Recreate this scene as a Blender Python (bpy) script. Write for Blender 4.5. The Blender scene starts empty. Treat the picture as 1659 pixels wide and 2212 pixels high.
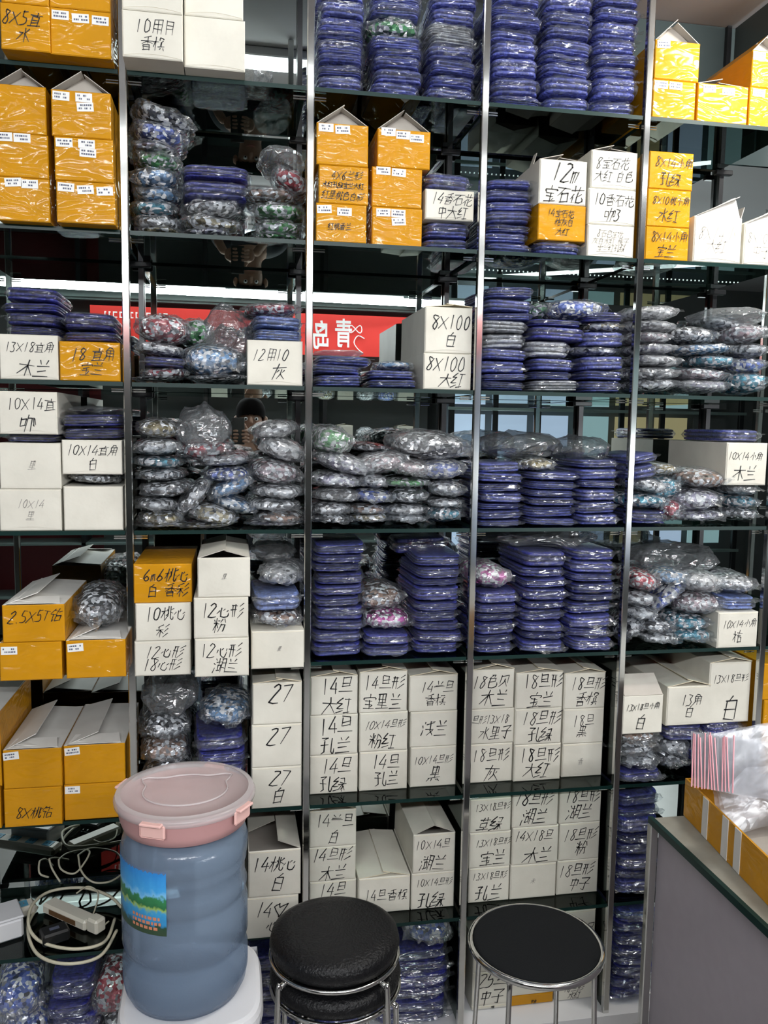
import bpy, bmesh, math, random
from mathutils import Vector, Matrix, noise, Euler
C = bpy.context.scene.collection
rnd = random.Random(7)
R = math.radians

# ------------------------------------------------------------------ camera, world, lights, exposure
CAM = Vector((0.0, -2.1, 1.72))
F, PITCH, YAW, ROLL = 1796.04, 0.104189, 0.180447, 0.015835
_f = Vector((math.sin(YAW)*math.cos(PITCH), math.cos(YAW)*math.cos(PITCH), -math.sin(PITCH)))
_r = Vector((math.cos(YAW), -math.sin(YAW), 0)); _u = _r.cross(_f)
RT = _r*math.cos(ROLL)+_u*math.sin(ROLL); UP = _u*math.cos(ROLL)-_r*math.sin(ROLL)
cam = bpy.data.cameras.new('camera'); cam_o = bpy.data.objects.new('camera', cam); C.objects.link(cam_o)
cam.sensor_fit = 'VERTICAL'; cam.sensor_height = 24; cam.lens = 24*F/2212
cam.clip_start = 0.02
cam_o.matrix_world = Matrix.Translation(CAM) @ Matrix((RT, UP, -_f)).transposed().to_4x4()
bpy.context.scene.camera = cam_o
sc = bpy.context.scene
sc.view_settings.view_transform = 'Standard'; sc.view_settings.look = 'None'
sc.view_settings.gamma = 1; sc.view_settings.use_curve_mapping = False
sc.view_settings.exposure = 0.15
cy = sc.cycles
cy.use_denoising = True; cy.max_bounces = 10; cy.diffuse_bounces = 3; cy.glossy_bounces = 5
cy.transparent_max_bounces = 28; cy.transmission_bounces = 6
cy.caustics_reflective = False; cy.caustics_refractive = False; cy.sample_clamp_indirect = 4; cy.sample_clamp_direct = 30
w = bpy.data.worlds.new('world'); sc.world = w; w.use_nodes = True
w.node_tree.nodes['Background'].inputs[0].default_value = (0.75, 0.85, 1, 1)
w.node_tree.nodes['Background'].inputs[1].default_value = 0.12

def U(px, py, Y=0.0):            # where the sight line through a photograph pixel meets the vertical plane at depth Y
    d = RT*((px-829.5)/F) - UP*((py-1106)/F) + _f
    return CAM + d*((Y-CAM.y)/d.y)
def UZ(px, py, z):               # ... and where it meets the horizontal plane at height z
    d = RT*((px-829.5)/F) - UP*((py-1106)/F) + _f
    return CAM + d*((z-CAM.z)/d.z)

def area(name, loc, aim, sx, sy, power, col=(1, 1, 1)):
    l = bpy.data.lights.new(name, 'AREA'); l.shape = 'RECTANGLE'; l.size = sx; l.size_y = sy
    l.energy = power; l.color = col
    o = bpy.data.objects.new(name, l); C.objects.link(o); o.location = loc
    o.rotation_euler = (Vector(aim)-Vector(loc)).to_track_quat('-Z', 'Y').to_euler()
    return o
TUBES = [(.05, -.10, 1.2), (.95, -.93, 2.4), (-.6, -1.75, 2.4), (1.7, -1.75, 1.2), (.6, -2.6, 2.4)]     # ceiling tubes: x, y, length; last three added for frontal light and highlights
for (x, y, l), pw in zip(TUBES, (.6, 12, 6, 28, 40)):
    area('ceiling_tube_light', (x, y, 2.895), (x, y, 0), l, .03, pw, (1, .98, .94))
area('shopfront_tube_light', (.1, -3.50, 2.66), (.3, 0, 1.2), 3.4, .06, 88, (.95, .98, 1))
area('showcase_strip_light', (2.6, -3.50, 1.38), (.2, 0, 1.3), 2.0, .03, 52, (.95, .98, 1))
area('side_lamp_light', (1.62, -.50, 2.90), (1.45, 0, 2.10), .4, .10, 20, (1, .97, .9))

# ------------------------------------------------------------------ materials
def new_mat(name):
    m = bpy.data.materials.new(name); m.use_nodes = True
    nt = m.node_tree; nt.nodes.clear()
    out = nt.nodes.new('ShaderNodeOutputMaterial')
    return m, nt, out
def N(nt, t, **kw):
    n = nt.nodes.new('ShaderNode'+t)
    for k, v in kw.items():
        if k in n.inputs: n.inputs[k].default_value = v
        else: setattr(n, k, v)
    return n
def lk(nt, a, ao, b, bi): nt.links.new(a.outputs[ao], b.inputs[bi])
def simple(name, col, rough=0.5, metal=0.0, coat=0.0, noise_amt=0.0, nscale=30, bump=0.0, bscale=60, emit=None, spec=0.5):
    m, nt, out = new_mat(name)
    p = N(nt, 'BsdfPrincipled'); p.inputs['Base Color'].default_value = (*col, 1)
    p.inputs['Roughness'].default_value = rough; p.inputs['Metallic'].default_value = metal
    p.inputs['Coat Weight'].default_value = coat; p.inputs['Coat Roughness'].default_value = 0.1
    p.inputs['Specular IOR Level'].default_value = spec
    if emit:
        p.inputs['Emission Color'].default_value = (*emit[:3], 1); p.inputs['Emission Strength'].default_value = emit[3]
    if noise_amt or bump:
        g = N(nt, 'NewGeometry')
    if noise_amt:
        t = N(nt, 'TexNoise'); t.inputs['Scale'].default_value = nscale; t.inputs['Detail'].default_value = 5
        lk(nt, g, 'Position', t, 'Vector')
        x = N(nt, 'MixRGB'); x.blend_type = 'MULTIPLY'; x.inputs[0].default_value = noise_amt
        x.inputs[1].default_value = (*col, 1)
        r = N(nt, 'ValToRGB'); r.color_ramp.elements[0].position = .3; r.color_ramp.elements[1].position = .65
        r.color_ramp.elements[0].color = (.45, .43, .4, 1)
        lk(nt, t, 'Fac', r, 'Fac'); lk(nt, r, 'Color', x, 2); lk(nt, x, 'Color', p, 'Base Color')
    if bump:
        t = N(nt, 'TexNoise'); t.inputs['Scale'].default_value = bscale; t.inputs['Detail'].default_value = 3
        lk(nt, g, 'Position', t, 'Vector')
        b = N(nt, 'Bump'); b.inputs['Strength'].default_value = bump; b.inputs['Distance'].default_value = 0.01
        lk(nt, t, 'Fac', b, 'Height'); lk(nt, b, 'Normal', p, 'Normal')
    lk(nt, p, 'BSDF', out, 'Surface')
    return m
def crinkle(nt, scale=(18, 18, 60), strength=1.0, dist=0.006):
    g = N(nt, 'NewGeometry'); mp = N(nt, 'Mapping'); mp.inputs['Scale'].default_value = scale
    oi = N(nt, 'ObjectInfo'); ad = N(nt, 'VectorMath', operation='ADD'); sc_ = N(nt, 'VectorMath', operation='SCALE')
    cb = N(nt, 'CombineXYZ')
    for k in range(3): nt.links.new(oi.outputs['Random'], cb.inputs[k])
    nt.links.new(cb.outputs[0], sc_.inputs[0]); sc_.inputs['Scale'].default_value = 3.0
    nt.links.new(g.outputs['Position'], ad.inputs[0]); nt.links.new(sc_.outputs[0], ad.inputs[1])
    nt.links.new(ad.outputs[0], mp.inputs['Vector'])
    t = N(nt, 'TexNoise'); t.inputs['Scale'].default_value = 1.0; t.inputs['Detail'].default_value = 1.2; t.inputs['Distortion'].default_value = 1.2
    lk(nt, mp, 'Vector', t, 'Vector')
    a = N(nt, 'Math', operation='SUBTRACT'); a.inputs[1].default_value = .5; lk(nt, t, 'Fac', a, 0)
    b = N(nt, 'Math', operation='ABSOLUTE'); lk(nt, a, 0, b, 0)                    # sharp folds
    bp = N(nt, 'Bump'); bp.inputs['Strength'].default_value = strength; bp.inputs['Distance'].default_value = dist
    lk(nt, b, 0, bp, 'Height')
    return bp
def film(name, tint=(.93, .95, .97), rough=0.12, milky=0.05, refl=0.5, scale=(22, 22, 75)):
    m, nt, out = new_mat(name)
    bp = crinkle(nt, scale, 1.0, 0.012)
    tr = N(nt, 'BsdfTransparent'); tr.inputs[0].default_value = (*tint, 1)
    df = N(nt, 'BsdfDiffuse'); df.inputs[0].default_value = (.8, .82, .84, 1); lk(nt, bp, 'Normal', df, 'Normal')
    gl = N(nt, 'BsdfGlossy'); gl.inputs['Roughness'].default_value = rough; lk(nt, bp, 'Normal', gl, 'Normal')
    gl.inputs['Color'].default_value = (1, 1, 1, 1)
    fr = N(nt, 'LayerWeight'); fr.inputs['Blend'].default_value = refl*.4; lk(nt, bp, 'Normal', fr, 'Normal')
    mr = N(nt, 'MapRange'); mr.inputs['To Min'].default_value = .13; mr.inputs['To Max'].default_value = .42
    lk(nt, fr, 'Fresnel', mr, 'Value')
    m1 = N(nt, 'MixShader'); m1.inputs[0].default_value = milky; lk(nt, tr, 0, m1, 1); lk(nt, df, 0, m1, 2)
    m2 = N(nt, 'MixShader'); lk(nt, mr, 0, m2, 0); lk(nt, m1, 0, m2, 1); lk(nt, gl, 0, m2, 2)
    lk(nt, m2, 0, out, 'Surface')
    return m
def glass_mat(name, tint, refl=1.45, rough=0.0):
    m, nt, out = new_mat(name)
    tr = N(nt, 'BsdfTransparent'); tr.inputs[0].default_value = (*tint, 1)
    gl = N(nt, 'BsdfGlossy'); gl.inputs['Roughness'].default_value = rough; gl.inputs['Color'].default_value = (.9, 1, .96, 1)
    fr = N(nt, 'Fresnel'); fr.inputs['IOR'].default_value = refl
    m2 = N(nt, 'MixShader'); lk(nt, fr, 0, m2, 0); lk(nt, tr, 0, m2, 1); lk(nt, gl, 0, m2, 2)
    lk(nt, m2, 0, out, 'Surface')
    return m
def stones_mat():
    m, nt, out = new_mat('rhinestones')
    g = N(nt, 'NewGeometry'); oi = N(nt, 'ObjectInfo')
    v = N(nt, 'TexVoronoi'); v.inputs['Scale'].default_value = 110; lk(nt, g, 'Position', v, 'Vector')
    sp = N(nt, 'SeparateColor'); lk(nt, v, 'Color', sp, 'Color')
    # grey level from one random channel, accent colour on a share of the stones
    r = N(nt, 'ValToRGB'); e = r.color_ramp.elements
    e[0].position = .0; e[0].color = (.07, .07, .075, 1); e[1].position = 1; e[1].color = (1, 1, 1, 1)
    x = e.new(.5); x.color = (.80, .81, .83, 1); x = e.new(.28); x.color = (.46, .46, .48, 1)
    lk(nt, sp, 'Red', r, 'Fac')
    gt = N(nt, 'Math', operation='GREATER_THAN'); gt.inputs[1].default_value = .42; lk(nt, sp, 'Green', gt, 0)
    ml = N(nt, 'Math', operation='MULTIPLY'); lk(nt, gt, 0, ml, 0); lk(nt, oi, 'Alpha', ml, 1)
    mx = N(nt, 'MixRGB'); lk(nt, ml, 0, mx, 0); lk(nt, r, 'Color', mx, 1); lk(nt, oi, 'Color', mx, 2)
    p = N(nt, 'BsdfPrincipled'); p.inputs['Roughness'].default_value = .14; p.inputs['Metallic'].default_value = .1; p.inputs['Specular IOR Level'].default_value = 1.0
    lk(nt, mx, 0, p, 'Base Color')
    s1 = N(nt, 'VectorMath', operation='SUBTRACT'); s1.inputs[1].default_value = (.5, .5, .5)
    nt.links.new(v.outputs['Color'], s1.inputs[0])
    s2 = N(nt, 'VectorMath', operation='SCALE'); s2.inputs['Scale'].default_value = 1.5; nt.links.new(s1.outputs[0], s2.inputs[0])
    ad = N(nt, 'VectorMath', operation='ADD'); nt.links.new(g.outputs['Normal'], ad.inputs[0]); nt.links.new(s2.outputs[0], ad.inputs[1])
    nn = N(nt, 'VectorMath', operation='NORMALIZE'); nt.links.new(ad.outputs[0], nn.inputs[0])
    nt.links.new(nn.outputs[0], p.inputs['Normal'])
    lk(nt, p, 'BSDF', out, 'Surface')
    return m
def beads_mat():
    m, nt, out = new_mat('bead_cards_blue')
    g = N(nt, 'NewGeometry'); oi = N(nt, 'ObjectInfo')
    v = N(nt, 'TexVoronoi'); v.inputs['Scale'].default_value = 1
    mp = N(nt, 'Mapping'); mp.inputs['Scale'].default_value = (105, 105, 150); lk(nt, g, 'Position', mp, 'Vector'); lk(nt, mp, 'Vector', v, 'Vector')
    v.inputs['Randomness'].default_value = .35
    sp = N(nt, 'SeparateColor'); lk(nt, v, 'Color', sp, 'Color')
    mr = N(nt, 'MapRange'); mr.inputs['To Min'].default_value = .55; mr.inputs['To Max'].default_value = 1.35; lk(nt, sp, 'Red', mr, 'Value')
    mx = N(nt, 'VectorMath', operation='SCALE'); nt.links.new(oi.outputs['Color'], mx.inputs[0]); nt.links.new(mr.outputs[0], mx.inputs['Scale'])
    p = N(nt, 'BsdfPrincipled'); p.inputs['Roughness'].default_value = .3; p.inputs['Coat Weight'].default_value = .4
    nt.links.new(mx.outputs[0], p.inputs['Base Color'])
    b = N(nt, 'Bump'); b.inputs['Strength'].default_value = .6; b.inputs['Distance'].default_value = .004; b.invert = True
    lk(nt, v, 'Distance', b, 'Height'); lk(nt, b, 'Normal', p, 'Normal')
    lk(nt, p, 'BSDF', out, 'Surface')
    return m
def tape_mat(name, col):
    m, nt, out = new_mat(name)
    p = N(nt, 'BsdfPrincipled'); p.inputs['Roughness'].default_value = .6; p.inputs['Specular IOR Level'].default_value = .1
    g = N(nt, 'NewGeometry'); t = N(nt, 'TexNoise'); t.inputs['Scale'].default_value = 14
    lk(nt, g, 'Position', t, 'Vector')
    wv = N(nt, 'TexBrick'); wv.inputs['Scale'].default_value = 1.0
    x = N(nt, 'MixRGB'); x.inputs[1].default_value = (*[c*.78 for c in col], 1); x.inputs[2].default_value = (*[min(1, c*1.12) for c in col], 1)
    lk(nt, t, 'Fac', x, 0); lk(nt, x, 0, p, 'Base Color')
    nt.nodes.remove(wv)
    bp = crinkle(nt, (13, 13, 30), .8, 0.010)
    p.inputs['Coat Weight'].default_value = .6; p.inputs['Coat Roughness'].default_value = .11; p.inputs['Coat IOR'].default_value = 1.42
    lk(nt, bp, 'Normal', p, 'Coat Normal')
    lk(nt, p, 'BSDF', out, 'Surface')
    return m

M = {}
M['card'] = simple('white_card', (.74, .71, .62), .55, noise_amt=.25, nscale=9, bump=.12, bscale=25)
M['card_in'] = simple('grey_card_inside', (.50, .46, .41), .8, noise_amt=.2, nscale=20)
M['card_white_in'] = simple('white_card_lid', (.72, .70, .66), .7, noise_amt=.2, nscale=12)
M['card_edge'] = simple('cream_card_edge', (.72, .63, .45), .7)
M['tape'] = tape_mat('amber_parcel_tape', (.60, .27, .006))
M['ink'] = simple('black_marker_ink', (.012, .012, .014), .5)
M['ink_grey'] = simple('faded_pencil', (.38, .36, .33), .7)
M['ink_red'] = simple('red_marker_ink', (.65, .03, .05), .5)
M['sticker'] = simple('white_sticker', (.82, .82, .80), .5)
M['print'] = simple('blue_black_print', (.10, .11, .16), .6)
M['stones'] = stones_mat()
M['beads'] = beads_mat()
M['film'] = film('clear_film', milky=.04, rough=.15, scale=(12, 12, 55))
M['film_milky'] = film('milky_film', (.94, .95, .96), .16, .14, .5, (12, 12, 34))
M['film_dark'] = film('loose_film', (.62, .64, .66), .14, .10, .45, (14, 14, 36))
M['zip_film'] = film('zip_bag_film', (.93, .93, .95), .32, .20, .15, (10, 10, 16))
M['glass'] = glass_mat('shelf_glass', (.72, .84, .80), 1.36)
M['glass_side'] = glass_mat('divider_glass', (.80, .90, .87), 1.45)
M['edge'] = simple('glass_edge_green', (.005, .024, .021), .35, spec=.25)
M['chrome'] = simple('chrome', (.66, .66, .64), .12, metal=1)
M['dark_metal'] = simple('black_clamp', (.015, .016, .018), .3, metal=.3)
m, nt, out = new_mat('mirror'); gl = N(nt, 'BsdfGlossy'); gl.inputs['Roughness'].default_value = 0.0
gl.inputs['Color'].default_value = (.66, .74, .72, 1); lk(nt, gl, 0, out, 'Surface'); M['mirror'] = m
M['vinyl'] = simple('black_vinyl', (.006, .006, .007), .38, coat=.0, bump=.35, bscale=170, spec=.3)
M['fabric_black'] = simple('black_fabric_seat', (.007, .008, .009), .9, spec=.2, bump=.2, bscale=400)
M['white_plastic'] = simple('white_plastic', (.74, .74, .76), .35)
M['cream_plastic'] = simple('cream_plastic', (.72, .68, .58), .4)
M['black_plastic'] = simple('black_plastic', (.012, .012, .013), .35)
M['socket_blue'] = simple('blue_socket', (.05, .30, .48), .4)
M['cable'] = simple('cream_cable', (.62, .58, .44), .45)
M['pink'] = simple('pink_plastic', (.50, .27, .265), .4, spec=.4)
M['pink_light'] = simple('pale_pink_clip', (.75, .46, .42), .4)
M['lilac'] = simple('lilac_laminate', (.36, .325, .355), .45, noise_amt=.08, nscale=40)
M['top_grey'] = simple('counter_top_strip', (.26, .25, .21), .5, noise_amt=.3, nscale=25)
M['pink_line'] = simple('pink_zip_line', (.78, .36, .40), .5)
M['floor'] = simple('grey_floor_tile', (.42, .41, .40), .25, noise_amt=.2, nscale=6)
M['ceil'] = simple('grey_ceiling', (.42, .41, .42), .8)
M['wall_dark'] = simple('dark_wall', (.12, .13, .13), .6)
M['fascia'] = simple('green_grey_fascia', (.16, .22, .21), .4)
M['red_banner'] = simple('red_banner_cloth', (.78, .045, .035), .6, emit=(.78, .045, .035, .35))  # cloth is no lamp; emission adds light to its colour
M['banner_white'] = simple('banner_white', (.9, .9, .9), .6, emit=(1, 1, 1, .35))  # lettering carries the same added glow as the cloth
M['tube'] = simple('lit_tube', (1, 1, 1), .5, emit=(.96, 1, 1, 9))
M['tube_soft'] = simple('lit_led_dots', (1, 1, 1), .5, emit=(1, 1, 1, 3))
M['dark_reflect_glass'] = simple('dark_reflection_glass', (.045, .060, .062), .12, spec=.35)  # dark tone imitating what the mirror reflects, also used on the end panel
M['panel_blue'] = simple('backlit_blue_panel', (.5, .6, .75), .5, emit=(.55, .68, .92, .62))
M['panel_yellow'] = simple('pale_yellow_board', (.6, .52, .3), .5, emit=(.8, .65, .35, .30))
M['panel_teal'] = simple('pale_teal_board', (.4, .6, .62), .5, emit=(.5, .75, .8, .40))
M['dark_red'] = simple('dark_red_board', (.16, .012, .018), .5)
M['skin'] = simple('skin', (.36, .21, .15), .55)
M['hair'] = simple('black_hair', (.005, .004, .004), .9, spec=.05)
M['jacket'] = simple('dark_jacket', (.02, .022, .03), .8)
M['trousers'] = simple('dark_trousers', (.03, .03, .035), .85)
def translucent(name, tint, col, mix, rough=.15, gloss=.12, bump=0):
    m, nt, out = new_mat(name)
    tr = N(nt, 'BsdfTransparent'); tr.inputs[0].default_value = (*tint, 1)
    p = N(nt, 'BsdfPrincipled'); p.inputs['Base Color'].default_value = (*col, 1); p.inputs['Roughness'].default_value = rough
    mm = N(nt, 'MixShader'); mm.inputs[0].default_value = mix; lk(nt, tr, 0, mm, 1); lk(nt, p, 0, mm, 2)
    if bump:
        g = N(nt, 'NewGeometry'); t = N(nt, 'TexNoise'); t.inputs['Scale'].default_value = 220; lk(nt, g, 'Position', t, 'Vector')
        b = N(nt, 'Bump'); b.inputs['Strength'].default_value = bump; b.inputs['Distance'].default_value = .003
        lk(nt, t, 'Fac', b, 'Height'); lk(nt, b, 'Normal', p, 'Normal')
    lk(nt, mm, 0, out, 'Surface'); return m
M['bottle'] = translucent('blue_water_bottle', (.58, .67, .80), (.22, .285, .375), .52, .14, bump=.12)
M['lid'] = translucent('frosted_lid', (.94, .90, .90), (.72, .69, .69), .42, .22)

# ------------------------------------------------------------------ mesh helpers
class MB:
    def __init__(s): s.v = []; s.f = []; s.m = []
    def quad(s, a, b, c, d, mi=0):
        n = len(s.v); s.v += [a, b, c, d]; s.f.append((n, n+1, n+2, n+3)); s.m.append(mi)
    def box(s, x0, x1, y0, y1, z0, z1, mi=0, ch=0.0, T=None):
        if ch <= 0:
            P = [Vector((x, y, z)) for z in (z0, z1) for y in (y0, y1) for x in (x0, x1)]
            fs = [(0, 2, 3, 1), (4, 5, 7, 6), (0, 1, 5, 4), (2, 6, 7, 3), (0, 4, 6, 2), (1, 3, 7, 5)]
        else:                                              # box with chamfered edges
            bm = bmesh.new(); bmesh.ops.create_cube(bm, size=1)
            for v in bm.verts: v.co = ((x0+x1)/2+v.co.x*(x1-x0), (y0+y1)/2+v.co.y*(y1-y0), (z0+z1)/2+v.co.z*(z1-z0))
            bmesh.ops.bevel(bm, geom=bm.edges[:], offset=ch, segments=1, affect='EDGES', profile=.5)
            bm.verts.index_update(); P = [v.co.copy() for v in bm.verts]; fs = [tuple(v.index for v in f.verts) for f in bm.faces]; bm.free()
        n = len(s.v)
        s.v += [tuple(T @ p) if T else tuple(p) for p in P]
        for f in fs: s.f.append(tuple(i+n for i in f)); s.m.append(mi)
    def lathe(s, prof, seg=48, mi=0, c=(0, 0), cap=True):
        n = len(s.v); k = len(prof)
        for i in range(seg):
            a = 2*math.pi*i/seg
            for r, z in prof: s.v.append((c[0]+r*math.cos(a), c[1]+r*math.sin(a), z))
        for i in range(seg):
            j = (i+1) % seg
            for q in range(k-1):
                s.f.append((n+i*k+q, n+j*k+q, n+j*k+q+1, n+i*k+q+1)); s.m.append(mi)
        if cap:
            for q, fl in ((0, True), (k-1, False)):
                f = [n+i*k+q for i in range(seg)]
                s.f.append(tuple(reversed(f)) if fl else tuple(f)); s.m.append(mi)
    def tube(s, pts, r, seg=8, mi=0, closed=False):
        pts = [Vector(p) for p in pts]; n0 = len(s.v); L = len(pts)
        nrm = None
        for i, p in enumerate(pts):
            t = (pts[(i+1) % L]-pts[i-1]) if closed or 0 < i < L-1 else (pts[1]-pts[0] if i == 0 else pts[-1]-pts[-2])
            t.normalize()
            if nrm is None: nrm = t.orthogonal().normalized()
            nrm = (nrm - t*nrm.dot(t)).normalized(); b = t.cross(nrm)
            for k in range(seg):
                a = 2*math.pi*k/seg; s.v.append(tuple(p+(nrm*math.cos(a)+b*math.sin(a))*r))
        for i in range(L if closed else L-1):
            j = (i+1) % L
            for k in range(seg):
                k2 = (k+1) % seg
                s.f.append((n0+i*seg+k, n0+i*seg+k2, n0+j*seg+k2, n0+j*seg+k)); s.m.append(mi)
        if not closed:
            s.f.append(tuple(n0+k for k in reversed(range(seg)))); s.m.append(mi)
            s.f.append(tuple(n0+(L-1)*seg+k for k in range(seg))); s.m.append(mi)
    def mesh(s, name, mats, smooth=False):
        me = bpy.data.meshes.new(name); me.from_pydata([tuple(v) for v in s.v], [], s.f)
        for m in (mats if isinstance(mats, (list, tuple)) else [mats]): me.materials.append(m)
        me.polygons.foreach_set('material_index', s.m)
        if smooth: me.polygons.foreach_set('use_smooth', [True]*len(me.polygons))
        me.update(); return me
    def build(s, name, mats, parent=None, loc=None, rot=None, smooth=False):
        return link(name, s.mesh(name, mats, smooth), parent, loc, rot)
def link(name, data, parent=None, loc=None, rot=None):
    o = bpy.data.objects.new(name, data); C.objects.link(o)
    if parent: o.parent = parent
    if loc is not None: o.location = loc
    if rot is not None: o.rotation_euler = rot
    return o
LABELS = {}
def tag(o, label, cat, group=None):
    if label in LABELS: print('DUP LABEL', label)
    LABELS[label] = 1
    n = len(label.split())
    if not 4 <= n <= 16: print('LABEL LEN', n, label)
    o['label'] = label; o['category'] = cat
    if group: o['group'] = group
    return o
def struct(o): o['kind'] = 'structure'; return o
def empty(name, loc, rot=(0, 0, 0)):
    o = bpy.data.objects.new(name, None); C.objects.link(o); o.location = loc; o.rotation_euler = rot; o.empty_display_size = .05
    return o
def smooth_path(pts, n=6):
    pts = [Vector(p) for p in pts]; out = []
    for i in range(len(pts)-1):
        p0 = pts[max(i-1, 0)]; p1 = pts[i]; p2 = pts[i+1]; p3 = pts[min(i+2, len(pts)-1)]
        for k in range(n):
            t = k/n
            out.append(.5*((2*p1)+(-p0+p2)*t+(2*p0-5*p1+4*p2-p3)*t*t+(-p0+3*p1-3*p2+p3)*t**3))
    out.append(pts[-1]); return out

# ------------------------------------------------------------------ handwriting: strokes on a 10 x 10 grid
G = {'0': '49171240727749', '1': '4940', '2': '1849770080', '3': '19784573501000', '4': '590383 6660', '5': '291565725000 2979',
 '6': '69251240724412', '7': '098930', '8': '7839277350213488', 'X': '0880 0088', '.': '4041', 'T': '0888 4840', '#': '2937 7967 1686 0595',
 '旦': '2924 297974 2676 2474 0191', '形': '0848 0545 1810 3830 9967 9664 9350', '大': '0696 595600 5690',
 '红': '3906360343 0041 5898 7870 5090', '孔': '094927 273110 0555 79719093', '兰': '2937 7967 1686 2373 0090',
 '宝': '5958 16179796 2575 2373 5550 1090 7261', '木': '0696 5950 5601 5691', '白': '5937 2720 277770 2474 2070',
 '黑': '2925 297975 2575 5952 1484 0292 1100 3130 6170 8190', '灰': '0797 4900 4534 8574 666330 6390',
 '香': '7928 0696 5854 5614 5694 2320 237370 2272 2070', '槟': '0646 2920 2602 57588887 8665 6562 7572 4292 6150 8190',
 '浅': '1928 0615 0013 3788 3484 596390 8340 8979', '绿': '3906360343 0041 588885 5585 4494 7440 7470 7350 7390',
 '湖': '1928 0615 0013 2757 4945 3531 355551 3151 6960 699990 6696 6393', '粉': '0645 2920 0817 4837 2602 2643 6956 7996 5585 858170 6540',
 '心': '1503 36317083 5645 8574', '中': '2824 288884 2484 5950', '子': '198956 565031 0595', '石': '0898 5803 3530 358580 3080',
 '花': '0797 3936 6966 3502 2320 8553 55509092', '桃': '0646 2920 2602 595330 79719092 4755 4354 9877 7594',
 '角': '3917 396977 272300 278780 2585 2383 5750', '直': '0797 5956 2620 267670 2474 2272 0090',
 '咖': '0703 073733 0333 477760 5930 8783 879793 8393', '彩': '5917 1716 0555 3530 3501 3552 9967 9664 9350',
 '贝': '2823 288883 565310 5480', '水': '5950 164601 8855 5590', '色': '4917 396957 277774 2474 27209093', '天': '1888 0595 585500 5590',
 '草': '0797 3936 6966 2522 257572 2272 0191 5250', '桔': '0646 2920 2602 4797 6965 5585 5450 548480 5080',
 '小': '5950 3613 7693', '里': '2924 297974 2676 2474 5950 1282 0090', '米': '0595 5950 2837 7867 5401 5491', '月': '2920 297970 2676 2373',
 '心2': '50064855 8996 50', '钻': '3906 2858 0545 2520 2031 6955 7797 5450 549490 5090', '用': '2920 298980 2686 2383 5950',
 '♡': '5007190948 48698906950', '皿': '2720 277770 4740 5750 0090', 'm': '0500 0435 3530 3565 6560'}
G['♡'] = '50062838465688975050'; G['心2'] = G['心']
ADV = {c: .62 for c in '0123456789T'}; ADV['.'] = .35; ADV['X'] = .75; ADV[' '] = .45; ADV['m'] = .5; ADV['-'] = .4
def strokes(text, w, h, rs, size=1.0, sw=.05):
    """flat ink ribbons for a few lines of handwriting on a front of w x h (x right, z up, at y = 0)"""
    mb = MB(); lines = text.split('/')
    lh = min(h*.78/len(lines), h*.40)*size
    for li, ln in enumerate(lines):
        if not ln: continue
        adv = [ADV.get(c, 1.0) for c in ln]; ch = min(lh*.86, w*.84/(sum(adv)*.95))
        tot = sum(adv)*ch*.95
        x = -tot/2 + rs.uniform(-.05, .08)*w; zc = h*.5 + (len(lines)/2-li-.5)*lh*1.04 + rs.uniform(-.03, .03)*h
        slope = rs.uniform(-.03, .05); sh = rs.uniform(.10, .38)
        for c, a in zip(ln, adv):
            for st in G.get(c, '').split():
                pts = [(int(st[i]), int(st[i+1])) for i in range(0, len(st)-1, 2)]
                P = []
                for (gx, gz) in pts:
                    u = (gx/9.0-.5)*a*.86+.5*a + rs.uniform(-.05, .05); v = gz/9.0-.5 + rs.uniform(-.06, .06)
                    P.append(Vector((x+(u+v*sh)*ch, 0, zc+v*ch+(x+u*ch)*slope)))
                if len(P) > 2: P = smooth_path(P, 2) if len(P) > 3 else P
                hw = ch*sw*rs.uniform(.75, 1.1); hw = min(max(hw, .0009), .0020)
                for i in range(len(P)-1):
                    d = (P[i+1]-P[i]);
                    if d.length < 1e-6: continue
                    d.normalize(); nrm = Vector((-d.z, 0, d.x))
                    a0 = P[i]-d*hw*.6; b0 = P[i+1]+d*hw*.6
                    h0 = hw; h1 = hw*(.55 if i == len(P)-2 else 1)
                    mb.quad(a0-nrm*h0, b0-nrm*h1, b0+nrm*h1, a0+nrm*h0)
            x += a*ch*.95
    return mb

# ------------------------------------------------------------------ cartons
ORD = ['bottom', 'second', 'third', 'fourth', 'fifth', 'sixth', 'seventh', 'eighth', 'ninth', 'tenth', 'eleventh', 'twelfth', 'thirteenth', 'fourteenth']
NTH = ['first', 'second', 'third', 'fourth', 'fifth', 'sixth', 'seventh']
BAY = {1: 'leftmost bay', 2: 'second bay', 3: 'middle bay', 4: 'fourth bay', 5: 'rightmost bay'}
SHELF = {'A': 'top shelf', 'B': 'second shelf', 'C': 'third shelf', 'D': 'fourth shelf', 'E': 'fifth shelf', 'F': 'sixth shelf', 'G': 'seventh shelf', 'H': 'bottom shelf'}
LEVEL = {'A': 2.5225, 'B': 2.1623, 'C': 1.8080, 'D': 1.4484, 'E': 1.1023, 'F': 0.7160, 'G': 0.3632, 'H': 0.030}
TH = 0.010
MIRROR_Y = 0.36

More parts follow.
